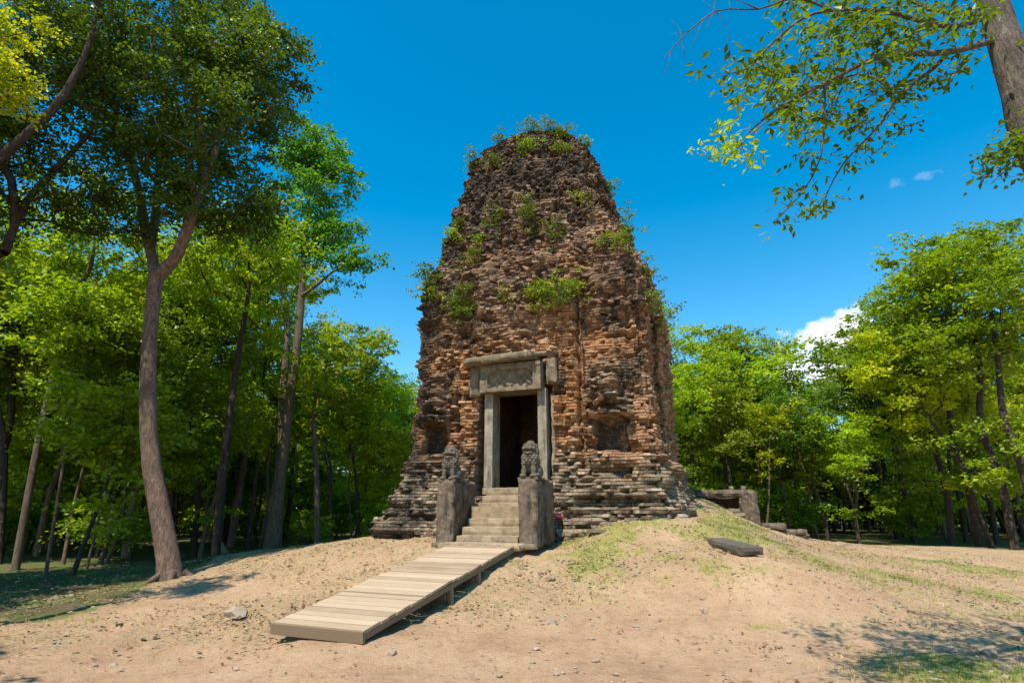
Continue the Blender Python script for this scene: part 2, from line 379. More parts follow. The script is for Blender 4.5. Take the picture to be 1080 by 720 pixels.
def zg(x, y):
    x = np.asarray(x, float); y = np.asarray(y, float); r = _w[-3] + _w[-2] * x + _w[-1] * y
    for (a, b, _), w in zip(CP, _w): r = r + w * _k((x - a) ** 2 + (y - b) ** 2)
    d = np.hypot(x - 1.4, y - 18); f = 1 - sstep(26, 38, d)
    return r * f + .05 * fbm(x * .35, y * .35, 0, 3, 4) + .015 * fbm(x * 2.5, y * 2.5, 0, 3, 8) + .12 * fbm(x * .08, y * .08, 0, 2, 5) * sstep(25, 60, d)
def gpt(px, py):
    """the ground point seen at a pixel"""
    d = px_dir(px, py); t = 4.0
    for i in range(3000):
        p = Vector((0, 0, EYE)) + d * t
        if p.z < float(zg(p.x, p.y)): break
        t += .03
    return p
def axis(a0, d0, d1, a1, st):
    mid = np.arange(d0, d1, st); l = []; x = d0; s = st
    while x > a0: s *= 1.13; x -= s; l.append(x)
    r = []; x = mid[-1]; s = st
    while x < a1: s *= 1.13; x += s; r.append(x)
    return np.r_[l[::-1], mid, r]
gx = axis(-900, -12, 13, 900, .075); gy = axis(-300, 4.5, 21, 1200, .075)
GX, GY = np.meshgrid(gx, gy); GZ = zg(GX, GY)
def blob(px, py, rx, ry, amp):
    p = gpt(px, py); return amp * np.exp(-(((GX - p.x) / rx) ** 2 + ((GY - p.y) / ry) ** 2))
grass = .02 + np.zeros_like(GX)
for b in [(600, 572, .7, .35, .8), (690, 553, 1.5, .6, .75), (765, 545, 1.2, 1.6, 1.3), (780, 560, 1.1, 1.1, .7), (640, 600, 1.5, 1.0, .27), (700, 612, 1.4, .8, .27), (740, 590, 1.2, .8, .27), (560, 610, 1.0, 1.2, .24), (670, 575, 1.6, .5, .34), (720, 570, 1.2, .6, .4), (520, 640, .8, .9, .14),
          (430, 570, .8, .35, .55), (1000, 620, 2.0, 1.2, .5), (1060, 600, 3, 1.6, .6), (1070, 650, 1.2, .6, .6), (840, 590, 2, 1.2, .25), (1070, 705, 1.5, .8, .9), (1015, 715, .7, .35, .45), (900, 585, 3, 2, .2), (30, 648, 1.3, .8, .4), (20, 655, 1.4, .6, .35), (555, 600, .5, .8, .3), (330, 600, 1.2, 1, .12), (805, 660, .4, .15, .4)]:
    grass += blob(*b)
grass = grass * np.clip(1.0 + 2.2 * fbm(GX * 1.3, GY * 1.3, 0, 4, 61), .1, 1.8)
forest = np.clip(np.maximum(sstep(26, 30, GY + .25 * np.abs(GX - 12) * 0), sstep(-7.8, -9.4, GX + .22 * (GY - 15.5) * 0 - .25 * (17 - GY) * (GY < 17))), 0, 1)
forest = np.maximum(forest, sstep(18.5, 20.5, GY + .0 * GX) * (GX < -1)); forest = np.maximum(forest, sstep(27, 30, GY))
forest *= sstep(8.5, 10.5, GY + np.clip(-GX - 9, 0, 3) * .6)
path = np.clip(sstep(9.3, 7.8, GY + .12 * np.abs(GX) + .5 * fbm(GX * .4, GY * .4, 0, 2, 21)), 0, 1)
for b in [(850, 612, 1.8, .9, .9), (930, 600, 2.5, 1.2, .8), (1000, 592, 4, 1.2, .7), (760, 630, 1.2, .8, .7), (720, 650, 2, .8, .7), (150, 640, 2.2, 1.4, .75), (380, 590, 1.2, .7, .5), (650, 576, 1.0, .35, .6), (250, 620, 1.5, .8, .5), (620, 690, 3, 1, .5), (590, 585, .8, .3, .5)]:
    path += blob(*b)
path = np.clip(path, 0, 1)
rut = .055 * fbm(GX * 4.5, GY * 4.5, 0, 3, 33) + .035 * np.clip(fbm(GX * 2.2, GY * 2.2, 0, 3, 35) * 2, -1, 1)
GZ = GZ + rut * (1 - path * .72)
ny, nx = GX.shape
idx = np.arange(nx * ny).reshape(ny, nx)
F = np.stack([idx[:-1, :-1], idx[:-1, 1:], idx[1:, 1:], idx[1:, :-1]], -1).reshape(-1, 4)
g = np_mesh('ground', np.stack([GX, GY, GZ], -1).reshape(-1, 3), F, M['ground'], attrs={'grass': grass.ravel(), 'forest': forest.ravel(), 'path': path.ravel()}, smooth=True)
tag(g, 'sandy ground with dry grass rising to a low mound round the tower', 'ground', kind='structure')
GRID = (GX, GY, grass, forest, path)
def gmask(x, y, arr):
    i = np.clip(np.searchsorted(gx, x), 0, nx - 1); j = np.clip(np.searchsorted(gy, y), 0, ny - 1); return arr[j, i]

# ------------------------------------------------------------------ the brick tower
UD = -.15                                 # the doorway sits a little left of the middle
def outline():
    o = [(0, 3.30), (1.62, 3.30), (1.62, 3.18), (3.00, 3.18), (3.00, 3.09)]
    o2 = [(b, a) for a, b in o[::-1]]
    h = o + [(3.09, 3.09)] + o2          # from front middle (u=0,n=3.3) to right middle
    pts = []
    for k in range(4):
        a = -k * math.pi / 2
        for u, n in h[:-1]: pts.append((u * math.cos(a) - n * math.sin(a), u * math.sin(a) + n * math.cos(a)))
    return np.array(pts)
OL = outline()
seg = np.roll(OL, -1, 0) - OL; sl_ = np.hypot(seg[:, 0], seg[:, 1]); cum = np.r_[0, np.cumsum(sl_)]; PER = cum[-1]
s = 0.0; ss = []
while s < PER:
    ss.append(s); q = s / PER
    fine = (q < .29) or (q > .86); s += .031 if fine else .09
ss = np.array(ss); k = np.searchsorted(cum, ss, side='right') - 1; f = (ss - cum[k]) / sl_[k]
base = OL[k] + seg[k] * f[:, None]        # (u,n)
# smoothed outward normal
nr = np.stack([-seg[:, 1], seg[:, 0]], 1); nr = nr / np.linalg.norm(nr, axis=1, keepdims=True)
NRM = nr[k].copy()
if (NRM * base).sum() < 0: NRM = -NRM
def smooth_loop(A, s, w):
    out_ = np.zeros_like(A)
    for i in range(len(s)):
        d = np.abs(s - s[i]); d = np.minimum(d, PER - d); ww = np.exp(-(d / w) ** 2); out_[i] = (A * ww[:, None]).sum(0) / ww.sum()
    return out_
NS = smooth_loop(NRM, ss, .10); NS /= np.linalg.norm(NS, axis=1, keepdims=True)
zs, hs_ = np.array([0, 6.6, 7.7, 9, 10.1, 10.9, 11.8, 12.5, 13.1, 13.6, 13.95, 14.15]), np.array([3.2, 3.2, 3.14, 2.83, 2.62, 2.45, 2.24, 2.05, 1.78, 1.46, 1.05, .40])
CH = .078
Z0 = .55; rows = []; courses = []
zc = Z0; kk = 0
while zc < 14.13:
    rows += [zc + .0, zc + .012, zc + CH - .010]; courses += [(kk, 1), (kk, 0), (kk, 0)]
    zc += CH; kk += 1
rows = np.array(rows); kc = np.array([c[0] for c in courses]); joint = np.array([c[1] for c in courses])
SG, ZG = np.meshgrid(ss, rows); KG = kc[:, None] + 0 * SG.astype(int); JG = joint[:, None] + 0 * SG
Hh = np.interp(ZG, zs, hs_)
scale = Hh / 3.2
rnd = sstep(6.5, 12.5, ZG) * .62                                     # upper storeys worn round
r_ = np.linalg.norm(base, axis=1); dirb = base / r_[:, None]
Rc = 3.36
Bu = base[:, 0] * (1 - rnd) + dirb[:, 0] * Rc * rnd; Bn = base[:, 1] * (1 - rnd) + dirb[:, 1] * Rc * rnd
Bu = Bu * scale; Bn = Bn * scale
NU = NS[:, 0] * (1 - rnd) + dirb[:, 0] * rnd; NV = NS[:, 1] * (1 - rnd) + dirb[:, 1] * rnd
ln_ = np.hypot(NU, NV); NU /= ln_; NV /= ln_
# per-brick relief
bl = .15
bidx = np.floor(SG / bl + hash2(KG, 7) * 3.0 + .08 * vnoise(SG * 3, ZG * 3, 0, 2)); hb = hash2(bidx, KG, 1); hb2 = hash2(bidx, KG, 2)
X3, Y3 = Bu, Bn
ero = np.clip(.5 + .9 * fbm(X3 * .8, Y3 * .8, ZG * .8, 4, 11), 0, 1)
upper = sstep(5.2, 8, ZG)
disp = (hb - .5) * (.020 + .065 * ero + .01 * upper)
disp -= (hb2 < .04 + .14 * ero) * (.05 + .10 * hb) * (.4 + .9 * ero)
disp += (hb2 > .95 - .05 * ero) * (.05 + .05 * hash2(bidx, KG, 3))
disp -= JG * (.030 + .02 * hash2(KG, 3))
# courses that stand proud or have crumbled back
ck = fbm(SG * .45, KG * .9, 0, 2, 41)
disp += .03 * ck + .032 * fbm(X3 * 6, Y3 * 6, ZG * 7, 3, 101) + (.02 + .06 * ero) * fbm(SG * 3.2, ZG * 5.5, 0, 2, 105)
lip = fbm(SG * .22 + 5, ZG * 2.1, 0, 3, 77); lipm = np.clip(.5 + 1.5 * fbm(SG * .9, ZG * .7, 0, 2, 78), 0, 1); disp += lipm * (.14 * np.clip(lip - .12, 0, 1) - .34 * np.clip(-lip - .2, 0, 1))
disp += .17 * fbm(X3 * .7, Y3 * .7, ZG * .7, 4, 51) + .12 * fbm(X3 * 2.3, Y3 * 2.3, ZG * 2.6, 3, 61)
pit = fbm(X3 * 3.1, Y3 * 3.1, ZG * 4.2, 3, 91); disp -= .42 * np.clip(pit - .2, 0, 1) * (.5 + ero)
pit2 = fbm(SG * 5.5, ZG * 7.5, 0, 2, 93); disp -= .22 * np.clip(pit2 - .25, 0, 1)
# tiers of the roof
for zt, a in ((6.75, .13), (8.25, .10), (9.6, .10), (10.8, .09), (11.9, .08), (12.8, .07)):
    zz = ZG + .12 * fbm(SG * .5, zt, 0, 2, 5)
    disp += a * sstep(zt - .5, zt - .02, zz) * (1 - sstep(zt, zt + .06, zz)) - a * .6 * sstep(zt + .02, zt + .1, zz) * (1 - sstep(zt + .1, zt + .5, zz))
# vertical scars
side = np.abs(np.where(np.abs(Bn) >= np.abs(Bu), Bu, Bn)); isfront = (Bn > 0) & (np.abs(Bn) >= np.abs(Bu) * .92)
u = Bu
def crev(u0, w, d, z0, z1):
    uu = u - u0 - .05 * fbm(ZG * 1.1, u0, 0, 2, 3); return -d * np.exp(-(uu / w) ** 2) * sstep(z0 - .3, z0, ZG) * (1 - sstep(z1, z1 + .6, ZG)) * isfront
disp += crev(-.7, .10, .14, 7.2, 10.5) + crev(.9, .09, .14, 7.0, 9.5) + crev(1.75, .10, .16, 6.8, 9.8) + crev(-1.9, .09, .15, 6.5, 9.0)
disp += crev(1.52, .05, .22, 2.7, 6.6) + crev(2.72, .07, .14, 3.0, 7.0) + crev(-1.75, .06, .12, 3, 6.2) + crev(.35, .12, .20, 5.7, 6.9) + crev(-1.55, .2, .3, 5.9, 7.0) + crev(1.1, .07, .12, 2.8, 5.4)
# plinth: stepped, crumbling outwards
pl = np.interp(ZG + .10 * fbm(SG * .5, ZG * 1.3, 0, 3, 15), [.5, 1.18, 1.22, 1.45, 1.5, 1.78, 1.83, 2.05, 2.1, 2.3, 2.36, 2.55, 2.62, 2.82, 2.9, 3.3], [.74, .70, .62, .60, .50, .47, .50, .38, .33, .30, .22, .20, .27, .22, .06, 0])
leftness = sstep(-1.5, -3.0, Bu); pl = pl + leftness * .30 * sstep(2.6, 1.0, ZG) - .10 * sstep(1.8, 3.0, Bu) * sstep(1.3, 1.0, ZG)
disp += pl
plz = 1 - sstep(2.7, 3.1, ZG); disp += plz * (.07 * fbm(X3 * 4.5, Y3 * 4.5, ZG * 5, 3, 131) - .16 * np.clip(fbm(SG * 3.2, ZG * 5, 0, 3, 133) - .18, 0, 1) * 1.5)
# dark undercut low on the right of the front
disp -= .26 * sstep(1.66, 1.72, ZG) * (1 - sstep(1.88, 1.93, ZG)) * sstep(1.35, 1.5, u) * (1 - .6 * sstep(2.4, 3.3, u)) * isfront
disp -= .20 * sstep(1.36, 1.42, ZG) * (1 - sstep(1.50, 1.55, ZG)) * (1 - sstep(-2.2, -2.0, u)) * isfront
disp -= .16 * sstep(2.42, 2.47, ZG) * (1 - sstep(2.56, 2.60, ZG)) * sstep(1.7, 1.8, u) * (1 - sstep(2.6, 2.7, u)) * isfront
# the two worn reliefs beside the door
greyr = np.zeros_like(SG); darkr = np.zeros_like(SG)
for u0, z0, w in ((-2.42, 0.0, .36), (2.18, -.08, .44)):
    z = ZG - z0; z = z + .10 * fbm(u * 3, ZG * 2, 0, 2, 19); a = np.abs(u - u0) + .13 * fbm(u * 4, ZG * 4, 0, 3, 9)
    ins = isfront * 1.0
    rec = (1 - sstep(w * .82, w, a)) * sstep(3.02, 3.12, z) * (1 - sstep(3.80, 3.86, z)); disp = np.where((rec * ins) > .5, disp * .4, disp); disp -= .34 * rec * ins
    shelf = (1 - sstep(w * 1.1, w * 1.25, a)) * sstep(3.84, 3.88, z) * (1 - sstep(4.02, 4.06, z)); disp += .32 * shelf * ins
    shelf2 = (1 - sstep(w * .9, w * 1.05, a)) * sstep(4.14, 4.18, z) * (1 - sstep(4.26, 4.30, z)); disp += .25 * shelf2 * ins
    bod = (1 - sstep(w * .45, w * .62, a)) * sstep(4.2, 4.3, z) * (1 - sstep(4.75, 5.0, z)); disp += (.20 + .08 * np.sin(z * 22)) * bod * ins
    frm = np.exp(-((a - w * .80) / .07) ** 2) * sstep(4.2, 4.3, z) * (1 - sstep(4.9, 5.0, z)); disp -= .15 * frm * ins
    sh3 = (1 - sstep(w * .7, w * .85, a)) * sstep(5.0, 5.04, z) * (1 - sstep(5.14, 5.2, z)); disp += .13 * sh3 * ins
    reg = (1 - sstep(w * 1.1, w * 1.4, a)) * sstep(3.8, 3.86, z) * (1 - sstep(5.1, 5.3, z)); greyr += .6 * reg * ins; darkr += .2 * reg * ins
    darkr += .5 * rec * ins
# recess that holds the stone doorway
ud = np.abs(u - UD); doorz = (ZG > 2.0) & (ZG < 4.62)
inr = isfront & (ud < .98) & doorz
ru = isfront & (ud < 1.12) & (ZG > 4.62) & (ZG < 5.2)
PN = Bn + NV * disp; PU = Bu + NU * disp
PN = np.where(inr, 2.86 + .04 * (hb - .5), PN); PN = np.where(ru, np.minimum(PN, 3.2), PN)
PU = np.where(inr, Bu, PU)
stairs_cut = isfront & (np.abs(u + .02) < .78) & (ZG < 2.1); PN = np.where(stairs_cut, np.minimum(PN, 3.5), PN)
# rubble top
topf = sstep(12.8, 14.1, ZG); zoff = topf * .22 * fbm(X3 * 1.5, Y3 * 1.5, 0, 3, 71) + .012 * (hb - .5)
sag = -.10 * topf
PZ = ZG + zoff + sag + .02 * fbm(SG * .5, ZG * .4, 0, 2, 88)
PU = PU - .46 * sstep(7.2, 11.8, ZG)
V = np.stack([PU, -PN, PZ], -1)
nr_, nc_ = SG.shape
idx = np.arange(nr_ * nc_).reshape(nr_, nc_); nxt = np.roll(idx, -1, 1)
F = np.stack([idx[:-1], nxt[:-1], nxt[1:], idx[1:]], -1)
fu = (u[:-1] + np.roll(u, -1, 1)[1:]) / 2; fz = (ZG[:-1] + ZG[1:]) / 2
hole = isfront[:-1] & (np.abs(fu - UD) < .60) & (fz > 2.13) & (fz < 4.55)
F = F.reshape(-1, 4)[~hole.ravel()]
# cap
Vf = V.reshape(-1, 3); capc = len(Vf); Vf = np.vstack([Vf, [[0, 0, float(PZ[-1].mean()) + .12]]])
last = idx[-1]; capF = np.stack([last, np.roll(last, -1), np.full(nc_, capc), np.full(nc_, capc)], -1)
tint = np.clip(.5 * hb2 + .28 * hb + .22 + .22 * fbm(X3 * .9, Y3 * .9, ZG * .9, 3, 27), 0, 1)
greya = np.clip(.72 * (1 - sstep(2.2, 3.3, ZG + .35 * fbm(SG * .6, ZG, 0, 3, 31))) + .10 * upper + greyr + .25 * fbm(X3 * .5, Y3 * .5, ZG * .5, 3, 29), 0, 1)
orange = np.clip(.28 * sstep(2.8, 3.3, ZG) * (1 - sstep(5.2, 7.2, ZG)) + .9 * np.clip(fbm(X3 * .7, Y3 * .7, ZG * .7, 3, 37) - .05, 0, 1) + .55 * isfront * np.exp(-((u - .98) / .35) ** 2) * sstep(2.9, 3.3, ZG) * (1 - sstep(4.6, 5.2, ZG)) + .4 * isfront * np.exp(-((u + 1.5) / .4) ** 2) * sstep(3, 3.3, ZG) * (1 - sstep(4.8, 5.6, ZG)) + .35 * isfront * sstep(5.0, 5.4, ZG) * (1 - sstep(5.7, 6.2, ZG)), 0, 1)
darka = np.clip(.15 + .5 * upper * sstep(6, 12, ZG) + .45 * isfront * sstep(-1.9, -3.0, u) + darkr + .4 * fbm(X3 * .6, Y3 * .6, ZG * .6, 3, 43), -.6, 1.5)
att = {}
for n_, a_ in (('tint', tint), ('grey', greya), ('orange', orange), ('dark', darka)): att[n_] = np.r_[a_.ravel(), .5]
tower = empty('brick_temple_tower', (CX, CY, 0), -TH)
tag(tower, 'tall weathered brick temple tower with a stone doorway and plants growing from it', 'temple tower')
tri = capF[:, :3]
F = np.vstack([F])
wall = np_mesh('brick_wall', Vf, F, M['brick'], tower, att)
cap = np_mesh('crown_rubble', Vf[np.r_[last, capc]], np.stack([np.arange(nc_), np.roll(np.arange(nc_), -1), np.full(nc_, nc_)], -1), M['brick'], tower, {k_: a_[np.r_[last, capc]] for k_, a_ in att.items()})
BV = BVHTree.FromPolygons([tuple(v) for v in Vf], [tuple(f) for f in F])
TM = Matrix.Translation((CX, CY, 0)) @ Matrix.Rotation(-TH, 4, 'Z'); TMI = TM.inverted()
def on_tower(px, py):
    o = TMI @ Vector((0, 0, EYE)); d = (TMI.to_3x3() @ px_dir(px, py)).normalized()
    loc, n, i, dist = BV.ray_cast(o, d)
    if loc is None: return None
    return TM @ loc, (TM.to_3x3() @ n)
# chamber behind the door
bm = bmesh.new()
x0, x1, y0, y1, z0, z1 = UD - 1.1, UD + 1.1, -2.84, .2, 2.1, 6.5
vs = [bm.verts.new(p) for p in ((x0, y0, z0), (x1, y0, z0), (x1, y1, z0), (x0, y1, z0), (x0, y0, z1), (x1, y0, z1), (x1, y1, z1), (x0, y1, z1))]
for q in ((0, 1, 2, 3), (7, 6, 5, 4), (1, 2, 6, 5), (2, 3, 7, 6), (3, 0, 4, 7)): bm.faces.new([vs[i] for i in q])
bm_obj('inner_wall', bm, M['inner'], tower)
# stone doorway parts (tower frame: x = along the front, -y = outwards)
door = tower
jw = .23
for sgn, nm in ((-1, 'door_jamb'), (1, 'door_jamb')):
    j = rough_box(nm, (jw, .52, 2.42), (UD + sgn * .705, -3.10, 3.35), M['jambstone'], door, .05, .006, 3 + sgn, .008)
    if sgn == 1: j['label'] = 'right stone door jamb, leaning a little behind the lion'
rough_box('door_sill', (1.62, .62, .16), (UD, -3.16, 2.09), M['stepstone'], door, .06, .008, 8)
# lintel: block with a sunken carved panel
def lintel():
    bm = bmesh.new(); nxx, nzz = 70, 30; w, h, dep = 1.62, .70, .55
    Vv = []; 
    for j in range(nzz + 1):
        for i in range(nxx + 1):
            x = -w / 2 + w * i / nxx; z = h * j / nzz
            a = abs(x) / (w / 2); d = 0
            # sunken arch-shaped panel with festoons
            top = .56 - .14 * (a / .74) ** 4
            if a < .74 and .10 < z < top: d = -.085 + .060 * math.sin(x * 30) * math.sin(z * 26 + abs(x) * 6) * (.6 + .8 * float(vnoise(x * 4, z * 5, 2, 9))) + .03 * float(vnoise(x * 22, z * 16, 0, 8))
            if abs(a - .78) < .03 and z < .6: d = .015
            if .60 < z < .64: d = .02
            d += .012 * float(vnoise(x * 9, z * 9, 0, 4))
            Vv.append((UD - .06 + x, -(3.58 + d), 4.50 + z))
    n0 = len(Vv)
    V_ = np.array(Vv); idx = np.arange(n0).reshape(nzz + 1, nxx + 1)
    Fq = np.stack([idx[:-1, :-1], idx[:-1, 1:], idx[1:, 1:], idx[1:, :-1]], -1).reshape(-1, 4).tolist()
    b = [(UD - .06 - w / 2, -2.87, 4.50), (UD - .06 + w / 2, -2.87, 4.50), (UD - .06 + w / 2, -2.87, 5.20), (UD - .06 - w / 2, -2.87, 5.20)]
    vs = [bm.verts.new(p) for p in Vv]; bv = [bm.verts.new(p) for p in b]
    for q in Fq: bm.faces.new([vs[i] for i in q])
    bot = [vs[i] for i in idx[0]]; top = [vs[i] for i in idx[-1]]; lf = [vs[i] for i in idx[:, 0]]; rt = [vs[i] for i in idx[:, -1]]
    bm.faces.new(bot[::-1] + [bv[0], bv[1]]); bm.faces.new(top + [bv[2], bv[3]]); bm.faces.new(lf + [bv[3], bv[0]]); bm.faces.new(rt[::-1] + [bv[1], bv[2]])
    bmesh.ops.triangulate(bm, faces=[f for f in bm.faces if len(f.verts) > 4])
    return bm_obj('lintel', bm, M['sandstone'], door)
lintel()
rough_box('cornice', (1.86, .96, .18), (UD - .10, -3.36, 5.33), M['sandstone'], door, .05, .02, 21, .025, rot=None, chip=.04).rotation_euler = (0, -R(2.4), 0)
rough_box('bracket_stone', (.30, .55, .82), (UD - 1.06, -3.20, 4.84), M['sandstone'], door, .06, .02, 23, .03, chip=.06)
rough_box('bracket_stone', (.27, .44, .66), (UD + .96, -3.17, 4.98), M['sandstone'], door, .06, .03, 25, .03, chip=.08)
rough_box('colonette', (.10, .12, 2.3), (UD + .93, -3.12, 3.30), M['jambstone'], door, .05, .02, 27, .01, chip=.03)
rough_box('capping_stone', (.7, .42, .14), (UD + .78, -3.17, 5.45), M['sandstone'], door, .06, .025, 29, .03, chip=.05)

# ------------------------------------------------------------------ stairs, pedestals, lions, walkway
US = -.04
st = empty('stone_staircase', L(US, 4.5, .95), -TH); tag(st, 'worn pale stone steps rising between two dark pedestals to the doorway', 'staircase')
nst = 7; rise = (2.14 - .98) / nst; run = .265
for i in range(nst):
    n_out = 3.52 + run * (nst - i); depth = run + .35 if i < nst - 1 else run + .3
    zt = .98 + rise * (i + 1)
    hgt = rise + .04
    rough_box('step', (1.36, depth, hgt), (0, -(n_out - depth / 2) + 4.5, zt - hgt / 2 - .95), M['stepstone'], st, .07, .008, 40 + i, .014, chip=.015)
rough_box('stair_core', (1.30, 1.3, .95), (0, 4.5 - 4.05, .30), M['stepstone'], st, .2, .0, 3, .0)
ls = empty('landing_slab', L(US, 5.62, .9), -TH); tag(ls, 'low flat stone slab where the steps meet the wooden walkway', 'stone slab')
rough_box('slab', (1.75, .42, .14), (0, 0, .05), M['stepstone'], ls, .07, .01, 60, .015, chip=.02)

def pedestal(u, label, seed):
    r = empty('stone_pedestal', L(u, 4.75, .9), -TH); tag(r, label, 'pedestal', 'pedestals flanking the steps')
    # stepped side-wall: tall front block, lower courses behind it
    rough_box('front_block', (.40, .50, 1.36), (0, -.47, .68), M['darkstone'], r, .055, .025, seed, .03, chip=.05)
    rough_box('rear_block', (.36, .70, 1.30), (.01 if u < 0 else .05, .135, .72), M['darkstone'], r, .06, .025, seed + 1, .03, chip=.08)
    rough_box('plinth_block', (.47, .10, .10), (0, -.76, .06), M['sandstone'], r, .05, .008, seed + 2, .01)
    return r
pedestal(-.96, 'dark stained stone pedestal left of the steps', 70)
pedestal(.86, 'dark stained stone pedestal right of the steps', 80)

def remesh(objs_bm, voxel):
    me = bpy.data.meshes.new('tmp'); objs_bm.to_mesh(me); objs_bm.free()
    o = bpy.data.objects.new('tmp', me); COL.objects.link(o)
    md = o.modifiers.new('r', 'REMESH'); md.mode = 'VOXEL'; md.voxel_size = voxel
    dg = bpy.context.evaluated_depsgraph_get(); ev = o.evaluated_get(dg)
    m2 = bpy.data.meshes.new_from_object(ev); bpy.data.objects.remove(o); bpy.data.meshes.remove(me)
    return m2
def ell(bm, c, r, rot=None):
    res = bmesh.ops.create_icosphere(bm, subdivisions=3, radius=1)
    m = Matrix.Translation(c) @ (Matrix.Rotation(rot[0], 4, rot[1]) if rot else Matrix.Identity(4)) @ Matrix.Diagonal((*r, 1))
    bmesh.ops.transform(bm, matrix=m, verts=res['verts'])
def lion(u, zt, label, seed, sc=1.0):
    r = empty('stone_lion', L(u, 5.20, zt), -TH); tag(r, label, 'stone lion', 'stone guardian lions on the pedestals')
    bm = bmesh.new()                         # faces -y
    ell(bm, (0, .16, .16), (.19, .20, .17)); ell(bm, (-.15, .10, .13), (.08, .17, .13)); ell(bm, (.15, .10, .13), (.08, .17, .13))
    ell(bm, (0, .02, .32), (.175, .16, .24)); ell(bm, (0, -.06, .40), (.17, .12, .16))       # chest
    for s_ in (-1, 1):
        ell(bm, (s_ * .10, -.13, .18), (.055, .06, .20)); ell(bm, (s_ * .10, -.19, .035), (.062, .095, .038)); ell(bm, (s_ * .165, -.08, .05), (.05, .13, .045))
        ell(bm, (s_ * .12, .0, .66), (.045, .03, .05)); ell(bm, (s_ * .062, -.165, .655), (.035, .03, .028)); ell(bm, (s_ * .062, -.165, .69), (.045, .03, .014))
        ell(bm, (s_ * .11, -.12, .60), (.04, .05, .05))
    ell(bm, (0, .02, .56), (.175, .15, .15)); ell(bm, (0, -.02, .64), (.135, .14, .115))     # mane and head
    ell(bm, (0, -.15, .605), (.10, .085, .042)); ell(bm, (0, -.215, .635), (.038, .03, .026)); ell(bm, (0, -.13, .515), (.085, .085, .032))  # muzzle, nose, jaw
    ell(bm, (0, .0, .745), (.08, .09, .03)); ell(bm, (0, .30, .12), (.03, .08, .03))
    me = remesh(bm, .0135)
    n = len(me.vertices); co = np.zeros(n * 3, np.float32); me.vertices.foreach_get('co', co); co = co.reshape(-1, 3)
    nn = np.zeros(n * 3, np.float32); me.vertices.foreach_get('normal', nn); nn = nn.reshape(-1, 3)
    # curls of the mane: rows of small locks over chest and nape
    ang = np.arctan2(co[:, 0], -(co[:, 1] - .05)); row = co[:, 2] * 19
    curl = np.abs(np.sin(ang * 9 + np.floor(row) * 1.57)) * (1 - np.abs((row % 1) - .5)) * sstep(.24, .29, co[:, 2]) * (1 - sstep(.50, .56, co[:, 2]))
    mouth = (co[:, 1] < -.05) * np.exp(-((co[:, 2] - .556) / .02) ** 2)
    d = .030 * curl + .012 * fbm(co[:, 0] * 14, co[:, 1] * 14, co[:, 2] * 14, 3, seed) - .022 * mouth
    co = co + nn * d[:, None]; co *= sc; me.vertices.foreach_set('co', co.astype(np.float32).ravel()); me.update()
    me.name = 'lion_body'
    b = link('body', me, M['darkstone'] if False else M['lion'], r)
    rough_box('base', (.44, .52, .06), (0, .02, -.01), M['darkstone'], r, .06, .006, seed, .01)
M['lion'] = mat_stone('lion_stone', (.06, .048, .034), (.20, .165, .115), .65, 6, False)
lion(-.96, 2.26, 'worn seated stone lion with an open mouth on the left pedestal', 5, .94)
lion(.86, 2.27, 'seated stone lion with a curled mane on the right pedestal', 9, .99)

# wooden walkway
A = Vector((-2.38, 7.64, .27)); B = Vector((-.50, 12.02, 1.03)); AB = B - A
wl = AB.length; yaw = math.atan2(-AB.x, AB.y); pit_ = math.asin(AB.z / wl)
ww = empty('wooden_walkway', A, 0); ww.rotation_euler = (pit_, 0, yaw)
tag(ww, 'long pale plank walkway sloping up from the sand to the steps', 'walkway')
rng = random.Random(4)
Vs, Fs, Ts = [], [], []
def addbox(Vs, Fs, Ts, lo, hi, t, skew=(0, 0), tilt=0):
    b = len(Vs)
    for z in (lo[2], hi[2]):
        for (x, y, sk) in ((lo[0], lo[1], skew[0]), (hi[0], lo[1], skew[0]), (hi[0], hi[1], skew[1]), (lo[0], hi[1], skew[1])):
            Vs.append((x + sk * 0, y, z + tilt * x)); Ts.append(t)
    for q in ((3, 2, 1, 0), (4, 5, 6, 7), (0, 1, 5, 4), (1, 2, 6, 5), (2, 3, 7, 6), (3, 0, 4, 7)): Fs.append([b + i for i in q])
hw = .70; npk = 29; pk = wl / npk
seams = {7, 8, 14, 15, 21}
for i in range(npk):
    y0_ = i * pk + (.016 if i in seams else .006); y1_ = (i + 1) * pk - .006
    dx = rng.uniform(-.012, .012); dz = rng.uniform(-.002, .002) + (.010 if 7 < i <= 14 else 0) - (.01 if i in (14,) else 0)
    addbox(Vs, Fs, Ts, (-hw + dx, y0_, -.035 + dz), (hw + dx, y1_, dz), rng.random(), tilt=rng.uniform(-.002, .002))
np_mesh('deck', Vs, Fs, M['wood'], ww, {'tint': Ts})
def beam(name, lo, hi, t=.25):
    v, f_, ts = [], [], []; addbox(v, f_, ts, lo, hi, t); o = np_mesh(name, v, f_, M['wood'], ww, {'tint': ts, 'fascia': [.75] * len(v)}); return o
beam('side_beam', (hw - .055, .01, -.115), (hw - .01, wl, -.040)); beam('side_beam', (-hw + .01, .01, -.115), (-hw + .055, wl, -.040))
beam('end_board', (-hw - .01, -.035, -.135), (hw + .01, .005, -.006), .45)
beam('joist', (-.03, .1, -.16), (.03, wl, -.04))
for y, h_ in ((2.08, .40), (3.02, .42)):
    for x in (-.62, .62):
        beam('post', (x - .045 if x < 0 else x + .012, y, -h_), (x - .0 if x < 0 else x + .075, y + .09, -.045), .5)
    beam('cross_beam', (-.60, y - .05, -.26), (.62, y - .003, -.17), .1)

